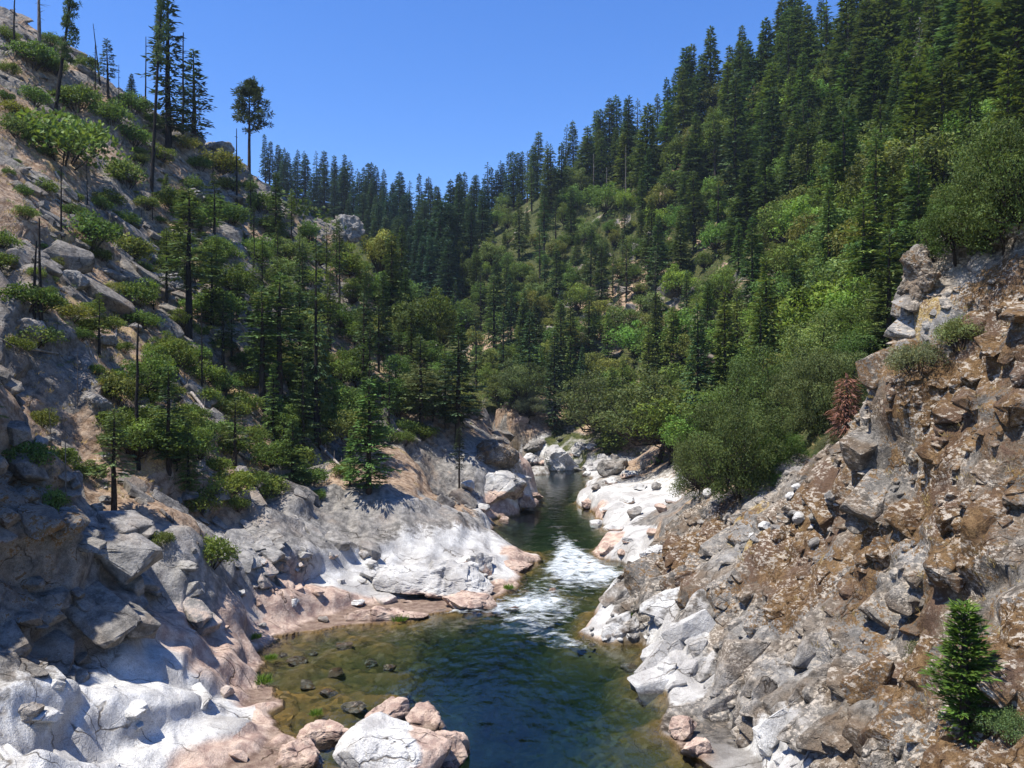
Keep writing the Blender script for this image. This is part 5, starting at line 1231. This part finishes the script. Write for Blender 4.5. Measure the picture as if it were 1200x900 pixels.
# cobbles of the gravel bar and stones breaking the surface
COB = [(_r.uniform(672, 762), _r.uniform(700, 758), _r.uniform(5, 14)) for _ in range(90)]
COB = [c for c in COB if c[1] > 770 - (c[0] - 640) * .62 and c[1] < 762] + [(868 + _r.uniform(-60, 120), _r.uniform(555, 640), _r.uniform(8, 22)) for _ in range(45)]
for k, (px, b, w) in enumerate(COB):
    bar = px < 770 and b > 690
    boulder(600 + k, px, b, w, (1, RND.uniform(.7, .95), RND.uniform(.5, .75)), RND.choice(('grey', 'grey', 'white')), None, sub=3, sink=.3, rotz=RND.uniform(0, 3), name='cobble' if bar else 'scree_block', group='cobbles of the gravel bar' if bar else 'broken blocks of the scree below the oaks', lift=.1 if bar else 0, rough=.04 if bar else .09, planes=6)

# ------------------------------------------------------------------ tufts of grass at the waterline
PROTO_TUFT = []
for sd in (1, 2, 3):
    L = Leaves(900 + sd); r = np.random.RandomState(sd); n = 260
    a = r.uniform(0, 6.283, n); q = r.uniform(0, .5, n)
    c = np.stack([np.cos(a) * q, np.sin(a) * q, np.full(n, -.05)], 1)
    L.add(c, np.stack([np.cos(a) * q * 1.6, np.sin(a) * q * 1.6, np.full(n, 1.0)], 1) + r.normal(0, .25, (n, 3)), r.uniform(.35, .8, n), .05, 1.0)
    PROTO_TUFT.append(L.build('grass_tuft', M_LEAF))
for k, (px, b, w, lb) in enumerate([(301, 748, 14, 'grass tuft at the inner corner of the shelf beside the pool'), (318, 772, 12, 'small grass tuft at the pool edge above the widest tuft'), (307, 800, 20, 'widest grass tuft on the slab edge at the pool'), (468, 728, 16, 'round green tuft at the water below the left bank'),
                                  (563, 692, 12, 'small tuft on the pink ledge, left of its twin'), (596, 690, 12, 'small tuft on the pink ledge nearest the rapids'), (735, 728, 22, 'green tuft growing among the cobbles of the gravel bar'), (748, 715, 16, 'second tuft on the gravel bar against the cliff foot'), (370, 838, 14, 'yellow-green tuft between the slab and the flat pink rock')]):
    p = at(px, b, True); o = link('grass_tuft', PROTO_TUFT[k % 3], None, (p[0], p[1], max(p[2], .02)))
    s = w / FPX * p[1] * .9; o.scale = (s, s, s * .8); o.color = (.12, .2, .03, 1)
    o['label'] = lb; o['category'] = 'grass tuft'; o['group'] = 'grass tufts along the water'
# ------------------------------------------------------------------ what each plant and rock is called: its look, then the things it stands by
MARKS = {
 'skyline': [(345, 150, 'on the far skyline just right of the lone pine'), (430, 160, 'on the far skyline left of its lowest dip'), (510, 180, 'on the lowest dip of the far skyline'), (575, 175, 'on the far skyline right of its lowest dip'),
             (650, 150, 'on the skyline where the right ridge starts to rise'), (735, 110, 'on the middle of the rising right skyline'), (800, 60, 'on the right skyline around the two tall spires'), (880, 30, 'high on the right skyline'), (970, 0, 'at the top edge above the right ridge')],
 'fir tree': [(340, 190, 'on the shaded far ridge behind the lone pine'), (420, 210, 'on the shaded far ridge under its skyline'), (500, 250, 'on the shaded far ridge below the skyline dip'), (470, 310, 'low in the shaded side valley behind the spur'), (550, 300, 'at the foot of the shaded far ridge'),
              (690, 170, 'on the right ridge just below the crest clearing'), (800, 130, 'on the right ridge below the two tall spires'), (900, 90, 'in the dense wood below the high right skyline'), (1000, 60, 'in the dense wood along the top edge'), (1120, 50, 'in the wood at the top right corner'),
              (1150, 160, 'on the right slope above the bluff'), (1040, 200, 'on the right slope up from the bright green cedar'), (950, 220, 'in the middle of the right slope'), (850, 230, 'on the right slope above the tan landslip'), (750, 230, 'below the broad dark fir on the right ridge'),
              (620, 250, 'on the rocky slope facing down the river'), (600, 350, 'on the rocky slope above the river bend'), (700, 300, 'on the rocky slope left of the tan landslip'), (680, 420, 'in the valley right of the river bend fir'), (800, 350, 'beside the ragged fir near the landslip'),
              (880, 360, 'among the oaks of the right slope'), (980, 320, 'on the slope behind the wide grey-green oak'), (800, 450, 'low on the right slope above the beach'), (1100, 260, 'right behind the bluff top')],
 'oak tree': [(600, 270, 'on the upper part of the rocky slope facing down the river'), (680, 250, 'below the crest clearing on the rocky slope'), (560, 350, 'on the rocks left of the slope facing down the river'), (620, 340, 'halfway up the rocky slope facing down the river'), (700, 320, 'on the rocky slope left of the tan landslip'),
              (600, 430, 'on the rocky slope just above the river bend'), (670, 440, 'around the river bend fir'), (740, 450, 'above the dark round oak on the right beach'), (790, 400, 'below the ragged fir near the landslip'), (850, 430, 'above the big spreading oak'),
              (860, 340, 'in the middle of the right slope'), (940, 360, 'beside the silvery dead fir on the right slope'), (1000, 330, 'left of the bright green cedar'), (960, 440, 'between the big spreading oak and the bluff'), (800, 260, 'on the right slope below the ridge firs'),
              (900, 230, 'on the upper right slope among tall firs'), (1000, 220, 'on the upper right slope near the middle'), (1100, 200, 'on the right slope above the bluff'), (1160, 100, 'near the top right corner'), (1020, 90, 'high in the dense right wood'),
              (340, 300, 'on the crest of the left spur'), (400, 370, 'halfway down the left spur'), (460, 430, 'on the lower part of the left spur'), (400, 500, 'at the foot of the left spur'), (520, 480, 'at the river end of the left spur'),
              (220, 300, 'near the tall burnt-trunked pine'), (280, 420, 'left of the pair of slender pines'), (200, 520, 'low on the burnt slope beside the bushy young pine'), (310, 540, 'above the grey rock face of the left bank')],
 'pine tree': [(340, 300, 'on the crest of the left spur'), (400, 370, 'halfway down the left spur'), (460, 430, 'on the lower part of the left spur'), (380, 510, 'at the foot of the left spur'), (520, 480, 'at the river end of the left spur'),
               (220, 280, 'below the tallest burnt trunk'), (220, 400, 'near the tall burnt-trunked pine'), (290, 420, 'around the pair of slender pines'), (180, 520, 'near the tall straight black snag'), (290, 540, 'above the grey rock face of the left bank')],
 'shrub': [(30, 60, 'in the top left corner of the burnt slope'), (100, 110, 'along the left skyline under the thin snags'), (60, 180, 'around the big round shrub below the leaning burnt pine'), (160, 200, 'left of the tallest burnt trunk'), (240, 200, 'at the feet of the dark skyline firs'),
           (120, 290, 'on the upper burnt slope left of the tall burnt-trunked pine'), (220, 280, 'on the rocks below the tallest burnt trunk'), (290, 280, 'on the crest below the lone flat-topped pine'), (30, 380, 'near the thick black burnt stub'), (140, 390, 'beside the pale talus on the burnt slope'),
           (240, 380, 'right of the tall burnt-trunked pine'), (110, 490, 'above the light green young pine'), (30, 560, 'near the left edge above the shaded rock wall'), (210, 490, 'right of the tall straight black snag'), (300, 440, 'around the pair of slender pines'),
           (260, 580, 'above the grey rock face of the left bank'), (360, 540, 'at the foot of the left spur'), (360, 340, 'on the upper part of the left spur'), (420, 420, 'in the middle of the left spur'), (500, 470, 'at the river end of the left spur'), (640, 420, 'near the river bend')],
 'bank_rock': [(715, 575, 'on the upper part of the right beach'), (750, 615, 'on the lower part of the right beach'), (640, 535, 'among the upstream boulders'), (575, 590, 'near the white bank boulder on the left'), (370, 700, 'on the pink shelf of the left bank')],
 'hillside_rock': [(60, 200, 'near the big round shrub'), (180, 230, 'near the tallest burnt trunk'), (40, 330, 'near the thick black burnt stub'), (140, 370, 'on the pale talus'), (240, 380, 'near the tall burnt-trunked pine'), (60, 480, 'above the shaded rock wall'), (170, 500, 'near the tall straight black snag'), (290, 480, 'near the pair of slender pines'), (250, 570, 'above the grey rock face')],
 'river_stone': [(360, 780, 'in the amber shallows at the slab edge'), (450, 780, 'in the amber shallows further out'), (550, 800, 'near the darker middle of the pool'), (730, 790, 'in the water below the gravel bar')],
 'cobble': [(700, 742, 'at the tip of the gravel bar'), (735, 735, 'in the middle of the gravel bar'), (755, 720, 'at the cliff end of the gravel bar')],
 'scree_block': [(830, 600, 'at the left foot of the scree'), (870, 580, 'under the big spreading oak'), (920, 590, 'in the middle of the scree'), (970, 590, 'on the right part of the scree'), (900, 635, 'on the ledges below the scree')],
}
ORD = ['first', 'second', 'third', 'fourth', 'fifth', 'sixth', 'seventh', 'eighth', 'ninth', 'tenth'] + [f'{k}th' for k in range(11, 21)] + ['21st', '22nd', '23rd'] + [f'{k}th' for k in range(24, 31)] + ['31st', '32nd', '33rd'] + [f'{k}th' for k in range(34, 99)]
GROUPNAME = {'skyline': 'firs along the skyline', 'far left': 'firs of the shaded far ridge', 'right top': 'trees of the upper right slope', 'right low': 'trees of the lower right slope', 'centre': 'trees of the rocky slope facing down the river',
             'spur': 'plants of the left spur', 'mid left': 'plants of the middle burnt slope', 'burnt pine': 'small pines of the burnt slope', 'burnt': 'green shrubs of the burnt slope'}
def tone(c):
    if c is None: return ''
    r_, g_, b_ = c
    l = .3 * r_ + .6 * g_ + .1 * b_
    return ('dark green' if l < .085 else 'mid green' if l < .125 else 'light green')
bunch = {}
for t in THINGS:
    if t['label']: continue
    k = t['o'].name.split('.')[0]
    key = 'skyline' if t['zone'] == 'skyline' else k if k in MARKS else t['cat']
    mx, my = to_px(t['x'], t['y'], t['z'] + (.5 * t['h'] if key not in ('bank_rock', 'hillside_rock', 'cobble', 'scree_block', 'river_stone') else 0))
    t['px'] = mx
    i = min(range(len(MARKS[key])), key=lambda q: (MARKS[key][q][0] - mx) ** 2 + (MARKS[key][q][1] - my) ** 2)
    bunch.setdefault((key, i), []).append(t)
    if t['zone'] in GROUPNAME: t['o']['group'] = GROUPNAME[t['zone']] + (' (' + t['cat'] + ')' if False else '')
for (key, i), ts in bunch.items():
    ts.sort(key=lambda t: t['px'])
    for q, t in enumerate(ts):
        ph = MARKS[key][i][2]
        if key in ('bank_rock', 'hillside_rock', 'cobble', 'scree_block', 'river_stone'):
            noun = {'bank_rock': 'loose rock', 'hillside_rock': 'half-buried rock', 'river_stone': 'brown stone', 'cobble': 'grey cobble', 'scree_block': 'broken block'}[key]; adj = ''
        else:
            noun = {'fir tree': 'fir', 'oak tree': 'oak', 'pine tree': 'pine', 'shrub': 'shrub', 'skyline': 'fir'}[key]; adj = tone(t['colour']) + ' '
        n = len(ts)
        pos = ', the only one' if n == 1 else ', leftmost' if q == 0 else ', rightmost' if q == n - 1 else f', {ORD[q]} from left'
        tail = '' if n == 1 or q in (0, n - 1) else f' of {n}'
        for lb in (f'{adj}{noun} {ph}{pos}{tail}', f'{adj}{noun} {ph}{pos}', f'{noun} {ph}{pos}'):
            if len(lb.split()) <= 16: break
        t['o']['label'] = lb

# ------------------------------------------------------------------ the air of the canyon
def haze():
    bm = bmesh.new(); bmesh.ops.create_cube(bm, size=1.0)
    for v in bm.verts:
        v.co = ((v.co.x) * 3600, (v.co.y) * 2400 + 500, -8 if v.co.z < 0 else 420)
    me = bpy.data.meshes.new('haze'); bm.to_mesh(me); bm.free()
    t = NT('haze'); v = t.n('ShaderNodeVolumePrincipled', {'Color': (.62, .78, 1, 1), 'Density': HAZE, 'Anisotropy': .2})
    o = t.n('ShaderNodeOutputMaterial'); t.t.links.new(v.outputs[0], o.inputs['Volume'])
    me.materials.append(t.m)
    q = link('haze', me); q['kind'] = 'stuff'; q['label'] = 'thin blue summer haze filling the canyon air'; q['category'] = 'haze'
HAZE = 0.00010
haze()
